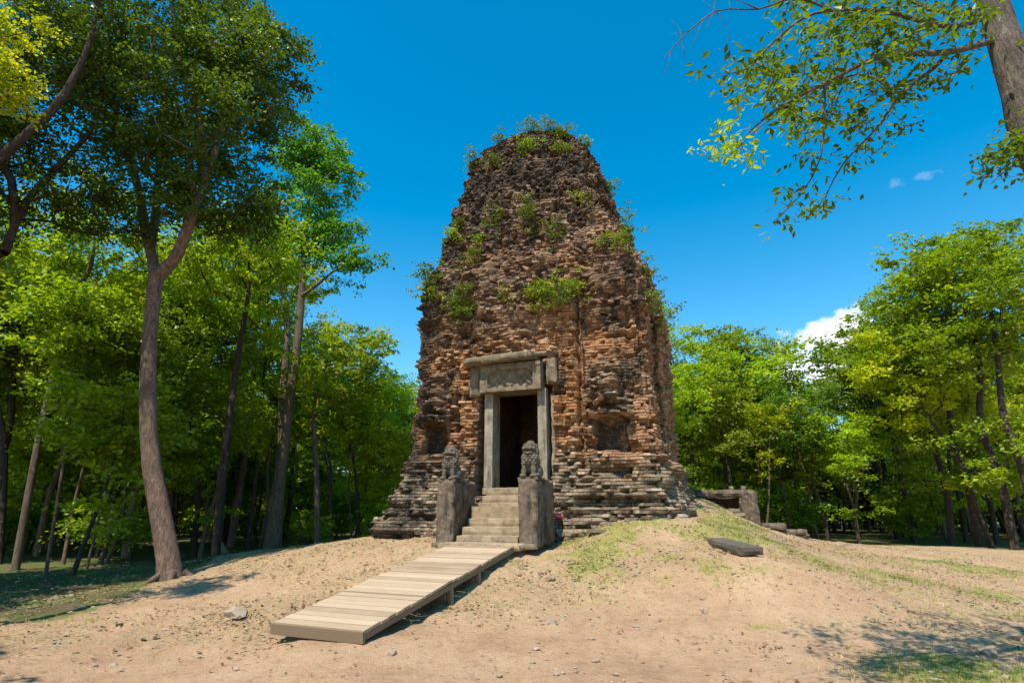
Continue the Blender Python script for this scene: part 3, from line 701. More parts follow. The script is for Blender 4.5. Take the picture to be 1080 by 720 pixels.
# red warning sign
sp = gpt(590, 571); sg = empty('warning_sign', sp, R(-10)); tag(sg, 'small red sign with white lettering on a thin stake beside the steps', 'sign')
bm = bmesh.new(); bmesh.ops.create_cone(bm, segments=8, radius1=.010, radius2=.010, depth=.66, cap_ends=True); bmesh.ops.translate(bm, vec=(0, .012, .27), verts=bm.verts); bm_obj('stake', bm, M['metal'], sg)
bm = bmesh.new()
ring = [( .11 * (1 if math.cos(a) > 0 else -1) * abs(math.cos(a)) ** .5, .055 * (1 if math.sin(a) > 0 else -1) * abs(math.sin(a)) ** .6) for a in [i * math.pi / 16 for i in range(32)]]
f0 = [bm.verts.new((x, -.006, z + .54)) for x, z in ring]; f1 = [bm.verts.new((x, .002, z + .54)) for x, z in ring]
bm.faces.new(f0); bm.faces.new(f1[::-1])
for i in range(32): bm.faces.new([f0[i], f1[i], f1[(i + 1) % 32], f0[(i + 1) % 32]])
bmesh.ops.recalc_face_normals(bm, faces=bm.faces)
bd = bm_obj('sign_board', bm, M['red'], sg)
bm = bmesh.new()
def bar(bm, x, z, w, h):
    vs = [bm.verts.new((x + a * w / 2, -.0085, z + b * h / 2)) for a, b in ((-1, -1), (1, -1), (1, 1), (-1, 1))]; bm.faces.new(vs)
rs = random.Random(2)
for (z, h, xa, xb) in ((.560, .016, -.075, .08), (.528, .014, -.06, .06)):
    x = xa
    while x < xb:
        w = rs.uniform(.006, .012); bar(bm, x, z + rs.uniform(-.002, .002), w * .45, h); bar(bm, x + w * .5, z + rs.choice((-.006, 0, .006)), w * .7, .004); x += w + .006
bm_obj('lettering', bm, M['white'], sg)

# slabs and fallen stones
def slab(name, P1, P2, P3, top, th, mat, label, cat, seed, group=None):
    """three corners of the top (near left, near right, far left)"""
    e1 = (Vector(P2) - Vector(P1)); e2 = (Vector(P3) - Vector(P1)); cen = Vector(P1) + e1 / 2 + e2 / 2
    yaw_ = math.atan2(e2.y, e2.x) - math.pi / 2
    o = rough_box(name, (e1.length, e2.length, th), (0, 0, 0), mat, None, .07, .008, seed, .015, chip=.02)
    o.location = (cen.x, cen.y, cen.z - th / 2); o.rotation_euler = (math.asin(max(-1, min(1, e2.z / e2.length))), 0, yaw_)
    return tag(o, label, cat, group)
def topz(px, py, Y): return P(px, py, Y)
p1 = P(781, 577.4, 10.6); p2 = P(803.7, 575.2, 10.75); p3 = P(742.5, 567, 11.9)
slab('stone_slab', p1, p2, p3, 0, .15, M['slabstone'], 'long dark rectangular stone slab lying on the grassy slope right of the tower', 'stone slab', 90)
q = gpt(630, 561); o = rough_box('flat_stone', (.42, .24, .07), (0, 0, 0), M['sandstone'], None, .05, .01, 91, .01); o.location = (q.x, q.y, q.z + .025); o.rotation_euler = (0, 0, -.3); tag(o, 'flat grey paving stone lying in the grass in front of the tower base', 'stone')
q = gpt(625, 557); o = rough_box('loose_brick', (.20, .12, .07), (0, 0, 0), M['rock'], None, .05, .01, 92, .01); o.location = (q.x, q.y, q.z + .03); o.rotation_euler = (0, 0, .2); tag(o, 'small pale brick lying just behind the flat grey paving stone', 'brick')

# ruined stone gate on the far side of the mound
gp = P(786, 540, 17.6); gate = empty('ruined_stone_gate', (gp.x, gp.y, 1.05), R(-12)); tag(gate, 'broken dark stone gate with a beam on a pillar, right of the tower', 'stone ruin')
rough_box('pillar', (.52, .50, 1.55), (.10, 0, .40), M['darkstone'], gate, .07, .025, 95, .03, chip=.06)
rough_box('beam', (1.62, .5, .20), (-.60, .02, 1.09), M['darkstone'], gate, .07, .02, 96, .03, chip=.06)
rough_box('knob', (.14, .14, .13), (-.32, 0, 1.24), M['sandstone'], gate, .04, .01, 97, .02)
rough_box('knob', (.14, .14, .14), (.02, 0, 1.24), M['sandstone'], gate, .04, .01, 98, .02)
rough_box('rear_wall', (1.5, .25, 1.2), (-.55, .42, .40), M['brick'], gate, .07, .05, 99, .03, chip=.06)
for i, (px, py, Y, w, d, h, rz) in enumerate([(812, 560, 18.2, .9, .5, .2, -.3), (832, 567, 18.4, 1.0, .45, .16, -.2), (845, 570, 18.8, .5, .35, .14, .3), (772, 541, 17.2, .35, .25, .16, .2), (781, 548, 17.0, .35, .25, .16, -.2)]):
    c_ = P(px, py, Y); o = rough_box('fallen_block', (w, d, h), (0, 0, 0), M['sandstone'] if i > 2 else M['darkstone'], None, .06, .025, 100 + i, .02, chip=.04)
    o.location = (c_.x, c_.y, max(float(zg(c_.x, c_.y)) + h * .3, c_.z - h * .4)); o.rotation_euler = (0, 0, rz)
    tag(o, ['dark flat block nearest the pillar of the ruined gate', 'long low dark block at the foot of the grassy slope', 'farthest small dark block at the edge of the forest path', 'upper pale rubble stone under the beam of the ruined gate', 'lower pale rubble stone beside the pillar of the ruined gate'][i], 'stone block', 'blocks fallen from the ruined gate')
# stump-like stones at the left edge of the mound
q = gpt(305, 572); o = rough_box('stone_block', (.95, .7, .55), (0, 0, 0), M['sandstone'], None, .08, .03, 111, .04, chip=.08, taper=.25); o.location = (q.x, q.y + 2.2, float(zg(q.x, q.y + 2.2)) + .22); o.rotation_euler = (0, 0, .2)
tag(o, 'squat grey stone block beside the thick twin trunks at the forest edge', 'stone block')
q = gpt(232, 583); o = rough_box('leaning_stone', (.42, .22, .85), (0, 0, 0), M['rock'], None, .07, .03, 112, .03, chip=.08, taper=.5); o.location = (q.x, q.y, q.z + .25); o.rotation_euler = (.1, -.5, .4)
tag(o, 'small pointed grey stone leaning against a slender dark trunk', 'stone')

def rock(name, p, r, seed, mat, label, cat='rock', group=None, sq=.6):
    bm = bmesh.new(); bmesh.ops.create_icosphere(bm, subdivisions=3, radius=1)
    C = np.array([v.co[:] for v in bm.verts]); dd = 1 + .30 * fbm(C[:, 0] * 1.3, C[:, 1] * 1.3, C[:, 2] * 1.3, 3, seed); C = C * dd[:, None]
    rk = np.random.RandomState(seed)
    for _ in range(16):
        v_ = rk.normal(0, 1, 3); v_ /= np.linalg.norm(v_); d_ = rk.uniform(.5, .8); q_ = np.clip(C @ v_ - d_, 0, None); C = C - q_[:, None] * v_
    C = C * np.array([r * 1.45, r * 1.1, r * sq * 1.2])
    for v, q_ in zip(bm.verts, C): v.co = q_
    o = bm_obj(name, bm, mat); o.location = (p.x, p.y, p.z + r * sq * .35); o.rotation_euler = (0, 0, seed); return tag(o, label, cat, group)
rock('rock', gpt(249, 649), .17, 3, M['rock'], 'grey brown rock on the bare ground left of the walkway end')
for i, (px, py, r, lab) in enumerate([(582, 610, .07, 'small brown stone on the dry grass below the right pedestal'), (581, 657, .08, 'dark grey stone on the sand right of the walkway'), (727, 688, .05, 'small pale stone alone on the trodden sand'), (1022, 594, .12, 'dark stone on the far path at the right'), (670, 607, .06, 'small dark stone on the grass below the long slab'),
                                      (120, 703, .05, 'tiny white stone on the sand at the lower left'), (593, 655, .05, 'reddish stone right beside the dark grey one'), (743, 646, .05, 'little dark stone in the middle of the sandy path'), (1005, 688, .06, 'pale stone at the left edge of the weedy patch'), (1045, 690, .095, 'largest pale stone in the weedy patch at the lower right'), (1068, 672, .09, 'mossy stone in the shade at the lower right corner'), (1062, 706, .07, 'pale stone nearest the lower right corner'), (1020, 700, .05, 'flat brown stone among the weeds'), (413, 690, .06, 'flat pale chip on the sand below the walkway end')]):
    rock('rock', gpt(px, min(py, 712)), r, 20 + i, M['rock'], lab, group='loose stones on the ground')

# ------------------------------------------------------------------ ground scatter (stuff)
def scatter(name, n, fn, seed):
    rg = np.random.RandomState(seed); return rg
def scat_pts(n, seed, x0, x1, y0, y1, dens):
    rg = np.random.RandomState(seed); x = rg.uniform(x0, x1, n); y = y0 + (y1 - y0) * rg.rand(n) ** 1.3
    i = np.clip(np.searchsorted(gx, x), 0, nx - 1); j = np.clip(np.searchsorted(gy, y), 0, ny - 1)
    keep = rg.rand(n) < dens(x, y, grass[j, i], forest[j, i], path[j, i])
    u_ = (x - CX) * U[0] + (y - CY) * U[1]; n_ = (x - CX) * NN[0] + (y - CY) * NN[1]
    keep &= ~((np.abs(u_) < 3.9) & (np.abs(n_) < 3.9)) & ~((np.abs(u_ - US) < 1.3) & (n_ > 0) & (n_ < 5.9))
    x, y = x[keep], y[keep]; return rg, x, y, zg(x, y) + 0
# pebbles
rg, x, y, z = scat_pts(15000, 1, -13, 14, 5.5, 22, lambda x, y, g, f, p: np.clip(.25 + .6 * (fbm(x * .7, y * .7, 0, 3, 9) > .05) - .45 * p, .03, 1))
ico = bmesh.new(); bmesh.ops.create_icosphere(ico, subdivisions=1, radius=1); iv = np.array([v.co[:] for v in ico.verts]); jf = np.array([[v.index for v in f.verts] for f in ico.faces]); ico.free()
n = len(x); sz = .008 + .028 * rg.rand(n) ** 3.5
V = iv[None] * (1 + .35 * (rg.rand(n, len(iv), 1) - .5)) * sz[:, None, None] * np.stack([1 + rg.rand(n), np.ones(n), .4 + .4 * rg.rand(n)], -1)[:, None]
V = V + np.stack([x, y, z + sz * .3], -1)[:, None]
F = jf[None] + (np.arange(n) * len(iv))[:, None, None]
tag(np_mesh('pebbles', V.reshape(-1, 3), F.reshape(-1, 3), M['rock']), 'small pebbles scattered over the sandy ground', 'pebbles', kind='stuff')
# dead leaves and chips of straw
rg, x, y, z = scat_pts(80000, 2, -14, 15, 5.5, 26, lambda x, y, g, f, p: np.clip(.55 + .5 * fbm(x * .9, y * .9, 0, 3, 19) * 2 + .3 * f - .62 * p, .015, 1))
n = len(x); a = rg.rand(n) * 6.28; l_ = .012 + .035 * rg.rand(n); w_ = l_ * (.15 + .45 * rg.rand(n))
ca, sa = np.cos(a), np.sin(a); tl = rg.uniform(-.5, .5, n)
def leafquad(x, y, z, dirx, diry, l, w, lift, tip):
    V = np.zeros((len(x), 4, 3))
    V[:, 0] = np.stack([x - dirx * l, y - diry * l, z + .004 + 0 * l], -1); V[:, 2] = np.stack([x + dirx * l, y + diry * l, z + .004 + tip * l], -1)
    V[:, 1] = np.stack([x - diry * w, y + dirx * w, z + .004 + lift * w], -1); V[:, 3] = np.stack([x + diry * w, y - dirx * w, z + .006 + 0 * w], -1); return V
V = leafquad(x, y, z + .008, ca, sa, l_, w_, rg.rand(n), np.abs(tl))
tag(np_mesh('leaf_litter', V.reshape(-1, 3), np.arange(n * 4).reshape(-1, 4), M['litter']), 'dry fallen leaves and straw over the ground', 'leaf litter', kind='stuff')
# larger brown leaves lying in drifts
rg, x, y, z = scat_pts(60000, 6, -13, 15, 5.5, 22, lambda x, y, g, f, p: np.clip(.30 + 1.6 * (fbm(x * .9, y * .9, 0, 3, 49) - .02) + .25 * f - .55 * p, 0.02, 1))
n = len(x); a = rg.rand(n) * 6.28; l_ = .014 + .030 * rg.rand(n) ** 2; w_ = l_ * (.35 + .25 * rg.rand(n))
V = leafquad(x, y, z + .012, np.cos(a), np.sin(a), l_, w_, rg.rand(n) * .9, rg.rand(n) * .8)
tag(np_mesh('fallen_leaves', V.reshape(-1, 3), np.arange(n * 4).reshape(-1, 4), M['brownleaf']), 'curled brown leaves lying in drifts on the ground', 'fallen leaves', kind='stuff')
# grass tufts
rg, x, y, z = scat_pts(120000, 3, -14, 16, 5.5, 30, lambda x, y, g, f, p: np.clip((g * 1.6 + .22 * fbm(x * 1.6, y * 1.6, 0, 3, 29) - .10) * (1 - f), .035 * (1 - p) * (1 - f), 1) * .8 + .10 * f * (fbm(x * .8, y * .8, 0, 2, 2) > 0))
n = len(x); nb = 4
x = np.repeat(x, nb) + rg.normal(0, .02, n * nb); y = np.repeat(y, nb) + rg.normal(0, .02, n * nb); z = np.repeat(z, nb); n *= nb
h = .02 + .055 * rg.rand(n) ** 1.5; a = rg.rand(n) * 6.28; w = .003 + .003 * rg.rand(n); le = rg.uniform(.2, 1.0, n) * h
V = np.zeros((n, 3, 3)); V[:, 0] = np.stack([x - np.sin(a) * w, y + np.cos(a) * w, z], -1); V[:, 1] = np.stack([x + np.sin(a) * w, y - np.cos(a) * w, z], -1); V[:, 2] = np.stack([x + np.cos(a) * le, y + np.sin(a) * le, z + h], -1)
gm = grass[np.clip(np.searchsorted(gy, y), 0, ny - 1), np.clip(np.searchsorted(gx, x), 0, nx - 1)]; ti = np.repeat(np.clip(.85 - gm + .35 * (rg.rand(n) - .5), 0, .74), 3)
tag(np_mesh('grass', V.reshape(-1, 3), np.arange(n * 3).reshape(-1, 3), M['grass'], attrs={'tint': ti}), 'short dry green grass on the mound and beside the path', 'grass', kind='stuff')

# ------------------------------------------------------------------ trees
class Tree:
    def __init__(s, seed):
        s.rg = np.random.RandomState(seed); s.P = []; s.par = []; s.fixr = []; s.chains = []; s.leafc = []
    def trunk(s, pts, rads, start=None, step=.5):
        """explicit limb: points and radii, smoothed; returns node indices"""
        pts = [np.array(p, float) for p in pts]; ids = []
        if start is not None: ids = [start]; pts = [s.P[start]] + pts; rads = [min(rads[0] * 1.0, rads[0])] + list(rads)
        n = len(pts)
        for i in range(n - 1):
            p0 = pts[max(0, i - 1)]; p1 = pts[i]; p2 = pts[i + 1]; p3 = pts[min(n - 1, i + 2)]
            m = max(2, int(np.linalg.norm(p2 - p1) / step))
            for k in range(m + (1 if i == n - 2 else 0)):
                if i == 0 and k == 0 and start is not None: continue
                t = k / m; q = .5 * ((2 * p1) + (-p0 + p2) * t + (2 * p0 - 5 * p1 + 4 * p2 - p3) * t ** 2 + (-p0 + 3 * p1 - 3 * p2 + p3) * t ** 3)
                s.P.append(q); s.par.append(ids[-1] if ids else -1); s.fixr.append(rads[i] * (1 - t) + rads[i + 1] * t); ids.append(len(s.P) - 1)
        s.chains.append((ids, None)); return ids
    def grow(s, targets, first=0, seg=.55, wig=.10, droop=.0, ends=True):
        """connect every target to the nearest wood"""
        T = np.array(targets); o = np.array(s.P)[first]; order = np.argsort(np.linalg.norm(T - o, axis=1))
        for ti in order:
            t = T[ti]; A_ = np.array(s.P[first:]); d = t - A_; dist = np.linalg.norm(d, axis=1)
            cost = dist * (1 + .9 * np.clip(-d[:, 2] / (dist + 1e-6), 0, 1)) + .12 * np.linalg.norm(A_ - o, axis=1)
            j = int(np.argmin(cost)) + first; p = s.P[j]; v = t - p; ln = np.linalg.norm(v); m = max(1, int(ln / seg)); ids = [j]
            for k in range(1, m + 1):
                f = k / m; q = p + v * f; arch = np.sin(f * math.pi) * ln * .10
                q = q + s.rg.normal(0, wig * min(1, ln), 3) * (f < 1) + np.array([0, 0, arch - droop * f * f])
                s.P.append(q); s.par.append(ids[-1]); s.fixr.append(None); ids.append(len(s.P) - 1)
            s.chains.append((ids, 1))
            if ends: s.leafc.append(s.P[-1])
    def wood(s, rtwig=.010, pw=.48, sides=6, maxr=.3):
        n = len(s.P); cnt = np.zeros(n); has = np.zeros(n, bool)
        for p in s.par:
            if p >= 0: has[p] = True
        cnt[~has] = 1
        for i in range(n - 1, -1, -1):
            if s.par[i] >= 0: cnt[s.par[i]] += cnt[i]
        r = rtwig * cnt ** pw
        r = np.array([f if f is not None else min(q, maxr) for f, q in zip(s.fixr, r)])
        Vs, Fs = [], []; b = 0; Pn = np.array(s.P)
        for ids, kind in s.chains:
            if len(ids) < 2: continue
            pts = Pn[ids]; rr = r[ids].copy()
            if kind is not None: rr[0] = min(rr[0], rr[1] * 1.35)
            k_ = sides if rr.max() < .12 else (12 if rr.max() < .25 else 20)
            if rr.max() < .02: k_ = 4
            tan = np.gradient(pts, axis=0); tan /= np.maximum(np.linalg.norm(tan, axis=1, keepdims=True), 1e-6)
            ref = np.array([1, 0, 0]) if abs(tan[0][0]) < .8 else np.array([0, 1, 0])
            for i in range(len(ids)):
                a1 = np.cross(tan[i], ref); a1 /= np.linalg.norm(a1); a2 = np.cross(tan[i], a1); ref = -np.cross(tan[i], a1) if False else ref
                an = np.arange(k_) * 2 * math.pi / k_
                R_ = rr[i]
                lump = 1 + (.10 * vnoise(np.cos(an) * 1.3 + 3, np.sin(an) * 1.3, pts[i][2] * .8 + b * .0, 5) if R_ > .06 else 0)
                Vs.append(pts[i] + (np.cos(an)[:, None] * a1 + np.sin(an)[:, None] * a2) * R_ * np.reshape(lump, (-1, 1) if np.ndim(lump) else (1, 1)))
            for i in range(len(ids) - 1):
                a0 = b + i * k_ + np.arange(k_); a1_ = b + i * k_ + (np.arange(k_) + 1) % k_
                Fs.append(np.stack([a0, a0 + k_, a1_ + k_, a1_], -1))
            b += k_ * len(ids)
        return np.vstack(Vs), np.vstack(Fs)
    def leaves(s, per, spread, size, flat=.6, droop=0.0, upw=.8, centers=None, narrow=.36):
        C = np.array(centers if centers is not None else s.leafc); n = len(C) * per; rg = s.rg
        c = np.repeat(C, per, 0); cr = np.repeat(rg.uniform(.7, 1.35, len(C)), per); ct = np.repeat(rg.rand(len(C)), per)
        # a spray: leaves hang along a few twigs fanning out of the tip
        ntw = 7; tw = rg.randint(0, ntw, n) + np.repeat(np.arange(len(C)) * ntw, per)
        ta = rg.rand(len(C) * ntw) * 6.283; tz = rg.normal(0, .35, len(C) * ntw)
        rad = spread * cr * rg.rand(n) ** .6; dx = np.cos(ta[tw]); dy = np.sin(ta[tw]); dz = tz[tw]
        p = c + np.stack([dx * rad, dy * rad, dz * rad * flat * 1.6], -1) + rg.normal(0, 1, (n, 3)) * spread * np.array([.20, .20, .13]) * cr[:, None]
        p[:, 2] -= droop * (rad / spread) ** 2 * spread
        L_ = size * rg.uniform(.6, 1.3, n); Wd = L_ * narrow * rg.uniform(.8, 1.2, n)
        a = rg.rand(n) * 6.283; d = np.stack([np.cos(a) + dx * .5, np.sin(a) + dy * .5, rg.normal(-.25 - droop, .45, n)], -1); d /= np.linalg.norm(d, axis=1, keepdims=True)
        up = np.stack([rg.normal(0, 1.15, n), rg.normal(0, 1.15, n) - .25, np.full(n, .45 + upw)], -1); sdv = np.cross(d, up); sdv /= np.maximum(np.linalg.norm(sdv, axis=1, keepdims=True), 1e-6)
        nrm = np.cross(sdv, d)
        V = np.zeros((n, 4, 3)); V[:, 0] = p; V[:, 1] = p + d * L_[:, None] * .48 + sdv * Wd[:, None] + nrm * L_[:, None] * .06; V[:, 2] = p + d * L_[:, None]; V[:, 3] = p + d * L_[:, None] * .48 - sdv * Wd[:, None] + nrm * L_[:, None] * .06
        tint = np.clip(.55 * rg.rand(n) + .45 * ct, 0, 1)
        return V.reshape(-1, 3), np.arange(n * 4).reshape(-1, 4), np.repeat(tint, 4)
def envelope(rg, n, c, r, hollow=.35, lumps=None):
    """points in a lumpy ellipsoid, denser outwards"""
    out_ = []
    while len(out_) < n:
        v = rg.normal(0, 1, 3); v /= np.linalg.norm(v); k_ = (hollow + (1 - hollow) * rg.rand() ** .55)
        lump = 1 + .32 * float(vnoise(v[0] * 1.7 + c[0], v[1] * 1.7 + c[1], v[2] * 1.7, 3))
        out_.append(np.array(c) + v * np.array(r) * k_ * lump)
    return out_
def emit_tree(name, base, T, bark, leafm, leafargs, label, cat='tree', group=None, woodargs={}, parts=('trunk', 'crown')):
    base = np.array(base, float); root = empty(name, base); tag(root, label, cat, group)
    V, F = T.wood(**woodargs); np_mesh(parts[0], V - base, F, bark, root, smooth=True)
    if leafargs:
        V, F, t_ = T.leaves(**leafargs)
        if name == 'overhanging_tree': t_ = np.clip(t_ * .36 + .50 * sstep(4.8, 5.2, V[:, 1]) * sstep(3.6, 2.4, V[:, 0]), 0, .88)  # shade of the upper leaves put into the tint; lower-left boughs yellower
        np_mesh(parts[1], V - base, F, leafm, root, {'tint': t_})
    return root

# --- the big pale-trunked tree on the left
bY = 15.4
def onpath(lst): return [np.array(P(px, py, Y)) for px, py, Y in lst]
T = Tree(11)
b0 = gpt(181, 611); bY = b0.y
pts = [np.array([b0.x + .02, b0.y, b0.z - .25])] + onpath([(178, 592, bY), (170, 545, bY), (160, 490, bY), (156, 430, bY), (157, 370, bY), (161, 325, bY), (165, 292, bY)])
t_ids = T.trunk(pts, [.32, .25, .225, .205, .185, .175, .175, .19])
for ra_ in (0.3, 1.5, 2.6, 3.9, 5.1):
    d_ = np.array([math.cos(ra_), math.sin(ra_), 0]); T.trunk([pts[0] + d_ * .2 + [0, 0, .42], pts[0] + d_ * .42 + [0, 0, .26], pts[0] + d_ * .72 + [0, 0, .12]], [.10, .07, .025], step=.12)
l1 = T.trunk(onpath([(154, 245, bY + .3), (146, 200, bY + .8), (128, 140, bY + .3), (112, 70, bY - .4)]), [.13, .11, .09, .05], start=t_ids[-1])
l2 = T.trunk(onpath([(186, 270, bY - .2), (203, 225, bY - .5), (222, 175, bY - .3), (238, 110, bY), (246, 40, bY + .5)]), [.15, .13, .10, .08, .045], start=t_ids[-1])
l3 = T.trunk(onpath([(163, 235, bY + .9), (168, 170, bY + 1.5), (175, 90, bY + 2)]), [.12, .09, .05], start=l1[2])
l4 = T.trunk(onpath([(212, 130, bY - .6), (190, 60, bY - 1.2), (180, 0, bY - 1.5)]), [.09, .06, .035], start=l2[6])
fi = len(T.P)
c1 = np.array(P(205, 110, bY)); tg = envelope(T.rg, 150, c1, (2.9, 3.2, 3.7), .3) + envelope(T.rg, 45, np.array(P(262, 75, bY + .3)), (1.6, 2, 2.2), .2) + envelope(T.rg, 40, np.array(P(130, 60, bY)), (2.8, 2.4, 2.2), .2) + envelope(T.rg, 26, np.array(P(235, 215, bY)), (2.0, 1.6, .7), .2) + envelope(T.rg, 30, np.array(P(200, -20, bY)), (3.2, 3, 1.6), .2)
tg = [p for p in tg if p[2] > 8.3]
T.grow(tg, first=t_ids[-1], wig=.08)
emit_tree('broadleaf_tree', b0, T, M['bark'], M['leaf_dark'], dict(per=230, spread=.62, size=.115, droop=.25), 'tall tree with a bare pinkish grey forked trunk standing on the sand at the left', woodargs=dict(rtwig=.011, pw=.46))

# --- two dark spreading trees whose limbs cross the upper left corner
T = Tree(12); Y0 = 12.5; base = np.array([-11.9, 13.2, float(zg(-11.9, 13.2)) - .1])
ids = T.trunk([base, base + [.1, 0, 3.0], np.array(P(-30, 300, Y0 + .3)), np.array(P(5, 265, Y0))], [.20, .17, .13, .11])
a1 = T.trunk(onpath([(28, 212, Y0), (62, 175, Y0), (104, 122, Y0 + .2), (106, 45, Y0 + .5)]), [.085, .07, .055, .035], start=ids[-1])
a2 = T.trunk(onpath([(12, 190, Y0 - .3), (-25, 130, Y0 - .8)]), [.09, .05], start=a1[1])
tg = envelope(T.rg, 85, np.array(P(60, 100, Y0 + .3)), (2.9, 2.6, 2.4), .25) + envelope(T.rg, 45, np.array(P(95, 215, Y0 + .6)), (2.1, 1.8, 1.0), .2) + envelope(T.rg, 40, np.array(P(-20, 160, Y0)), (1.8, 2.4, 2.2), .2)
T.grow(tg, first=ids[-1], wig=.07)
emit_tree('spreading_tree', base, T, M['bark_dark'], M['leaf_dark'], dict(per=150, spread=.58, size=.095, droop=.1), 'dark tree at the left edge whose limb forks over the pale bushes', woodargs=dict(rtwig=.010))
T = Tree(13); Y0 = 11.0; base = np.array([-13.5, 10.6, -.1])
ids = T.trunk([base, base + [.3, .1, 3.5], np.array(P(-95, 250, Y0)), np.array(P(-45, 200, Y0)), np.array(P(0, 166, Y0)), np.array(P(56, 115, Y0)), np.array(P(80, 78, Y0)), np.array(P(97, 38, Y0)), np.array(P(104, -15, Y0))], [.22, .18, .14, .12, .105, .09, .075, .055, .04])
tg = envelope(T.rg, 80, np.array(P(50, 10, Y0 + .4)), (2.9, 2.3, 2.0), .2) + envelope(T.rg, 30, np.array(P(-20, 90, Y0)), (1.5, 1.8, 1.6), .2) + envelope(T.rg, 30, np.array(P(120, -60, Y0)), (2.4, 2, 1.6), .2)
T.grow(tg, first=ids[len(ids) // 2], wig=.07)
emit_tree('spreading_tree', base, T, M['bark_dark'], M['leaf_dark'], dict(per=150, spread=.55, size=.085, droop=.1), 'dark tree whose thick limb slants up into the top left corner', woodargs=dict(rtwig=.010))
# --- yellow-green spray in the top left corner, a near sapling
T = Tree(14); Y0 = 7.6; base = np.array([-9.2, 7.2, -.05])
ids = T.trunk([base, base + [.4, .1, 3], np.array(P(-70, 190, Y0)), np.array(P(-35, 90, Y0)), np.array(P(-20, 10, Y0))], [.11, .09, .07, .045, .02])
T.grow(envelope(T.rg, 16, np.array(P(10, 85, Y0)), (.42, .5, .4), .2) + envelope(T.rg, 18, np.array(P(2, 15, Y0)), (.75, .6, .5), .2) + envelope(T.rg, 14, np.array(P(-50, 40, Y0)), (.8, .8, 1.2), .2), first=ids[-8], wig=.04, seg=.3)
emit_tree('sapling', base, T, M['bark'], M['leaf_yellow'], dict(per=110, spread=.30, size=.075, droop=.3), 'slim yellow green sapling leaning into the top left corner', woodargs=dict(rtwig=.006))

# --- the overhanging tree at the top right
T = Tree(15); KO = .60; Y0 = 8.0 * KO
def on(lst): return [np.array(P(a, b, c * KO)) for a, b, c in lst]
base = np.array([6.15, 4.9, float(zg(6.15, 4.9)) - .1])
ids = T.trunk([base, [6.0, 4.85, 1.6], [5.75, 4.85, 3.2], np.array(P(1098, 165, Y0)), np.array(P(1076, 95, Y0)), np.array(P(1058, 40, Y0)), np.array(P(1042, -15, Y0)), np.array(P(1005, -110, Y0 - .3)), np.array(P(960, -260, Y0 - .6))], [.22, .20, .18, .165, .155, .145, .13, .11, .07], step=.3)
def near(px, py, Y):
    q = np.array(P(px, py, Y * KO)); return int(np.argmin(np.linalg.norm(np.array(T.P) - q, axis=1)))
def bough(lst, r, st): return T.trunk(on(lst), [x * .42 for x in r], start=near(*st), step=.16)
bough([(1000, 55, 7.9), (930, 60, 7.8), (870, 88, 7.6), (815, 118, 7.5), (785, 145, 7.4)], [.075, .06, .042, .026, .012], (1058, 40, 8))
bough([(1000, 28, 7.8), (930, 12, 7.6), (860, 14, 7.4), (815, 45, 7.2), (790, 72, 7.1), (765, 78, 7.0)], [.06, .05, .036, .026, .016, .009], (1050, 25, 8))
bough([(985, 72, 8.3), (950, 100, 8.4), (925, 135, 8.5), (890, 172, 8.5), (872, 205, 8.5), (868, 222, 8.5)], [.05, .04, .032, .022, .014, .008], (1000, 55, 7.9))
bough([(870, 120, 7.7), (866, 165, 7.8), (845, 205, 7.8), (815, 235, 7.8)], [.022, .017, .012, .007], (868, 86, 7.6))
bough([(840, -2, 7.0), (800, 10, 6.8), (755, 12, 6.6), (718, 42, 6.5), (700, 62, 6.5)], [.03, .022, .017, .011, .006], (880, 8, 7.4))
bough([(905, 78, 8.6), (850, 102, 8.8), (800, 135, 8.9), (770, 165, 9.0)], [.035, .026, .017, .009], (950, 100, 8.4))
bough([(1082, 165, 8.0), (1064, 178, 7.8), (1048, 190, 7.7)], [.03, .018, .008], (1098, 165, 8))
bough([(760, -5, 6.5), (752, 14, 6.45), (745, 30, 6.4)], [.008, .006, .004], (800, 10, 6.8))
bough([(980, 10, 8.4), (920, -25, 8.8), (850, -40, 9.0)], [.05, .04, .02], (1046, 0, 8))
for (px, py, Y, tx, ty) in ((720, 40, 6.5, 708, 22), (705, 55, 6.5, 700, 78), (735, 24, 6.55, 728, 52), (752, 14, 6.6, 741, 0), (715, 45, 6.5, 722, 62), (760, 12, 6.62, 768, 48), (768, 12, 6.7, 764, -8), (728, 34, 6.5, 706, 36)):
    T.trunk(on([((px + tx) / 2 + 3, (py + ty) / 2, Y), (tx, ty, Y + .1)]), [.0025, .0015], start=near(px, py, Y), step=.08)
tg = []
def spray_line(lst, n, jit, J=.35):
    for _ in range(n):
        k_ = T.rg.randint(0, len(lst) - 1); f = T.rg.rand(); a_ = np.array(lst[k_]); b_ = np.array(lst[k_ + 1]); q = a_ * (1 - f) + b_ * f
        tg.append(np.array(P(q[0] + T.rg.normal(0, jit), q[1] + T.rg.normal(0, jit * .8), (q[2] + T.rg.normal(0, J)) * KO)))
spray_line([(1040, 15, 8), (930, 15, 7.7), (860, 10, 7.4)], 85, 30, .8)
spray_line([(1030, -40, 8), (880, -40, 8)], 45, 30, .8)
spray_line([(860, 15, 7.4), (800, 65, 7.1), (775, 75, 7.0)], 22, 14)
spray_line([(1000, 50, 7.9), (870, 75, 7.6), (815, 110, 7.4)], 45, 20, .5)
spray_line([(900, 95, 8.7), (820, 110, 8.9), (755, 165, 9.0)], 46, 20, .4)
spray_line([(950, 105, 8.4), (900, 150, 8.5), (868, 225, 8.5)], 18, 14)
spray_line([(868, 130, 7.7), (850, 200, 7.8), (812, 238, 7.8)], 10, 8, .2)
spray_line([(1078, 135, 8.0), (1048, 185, 7.7)], 20, 12)
spray_line([(1000, 75, 8.2), (940, 95, 8.3)], 12, 14)
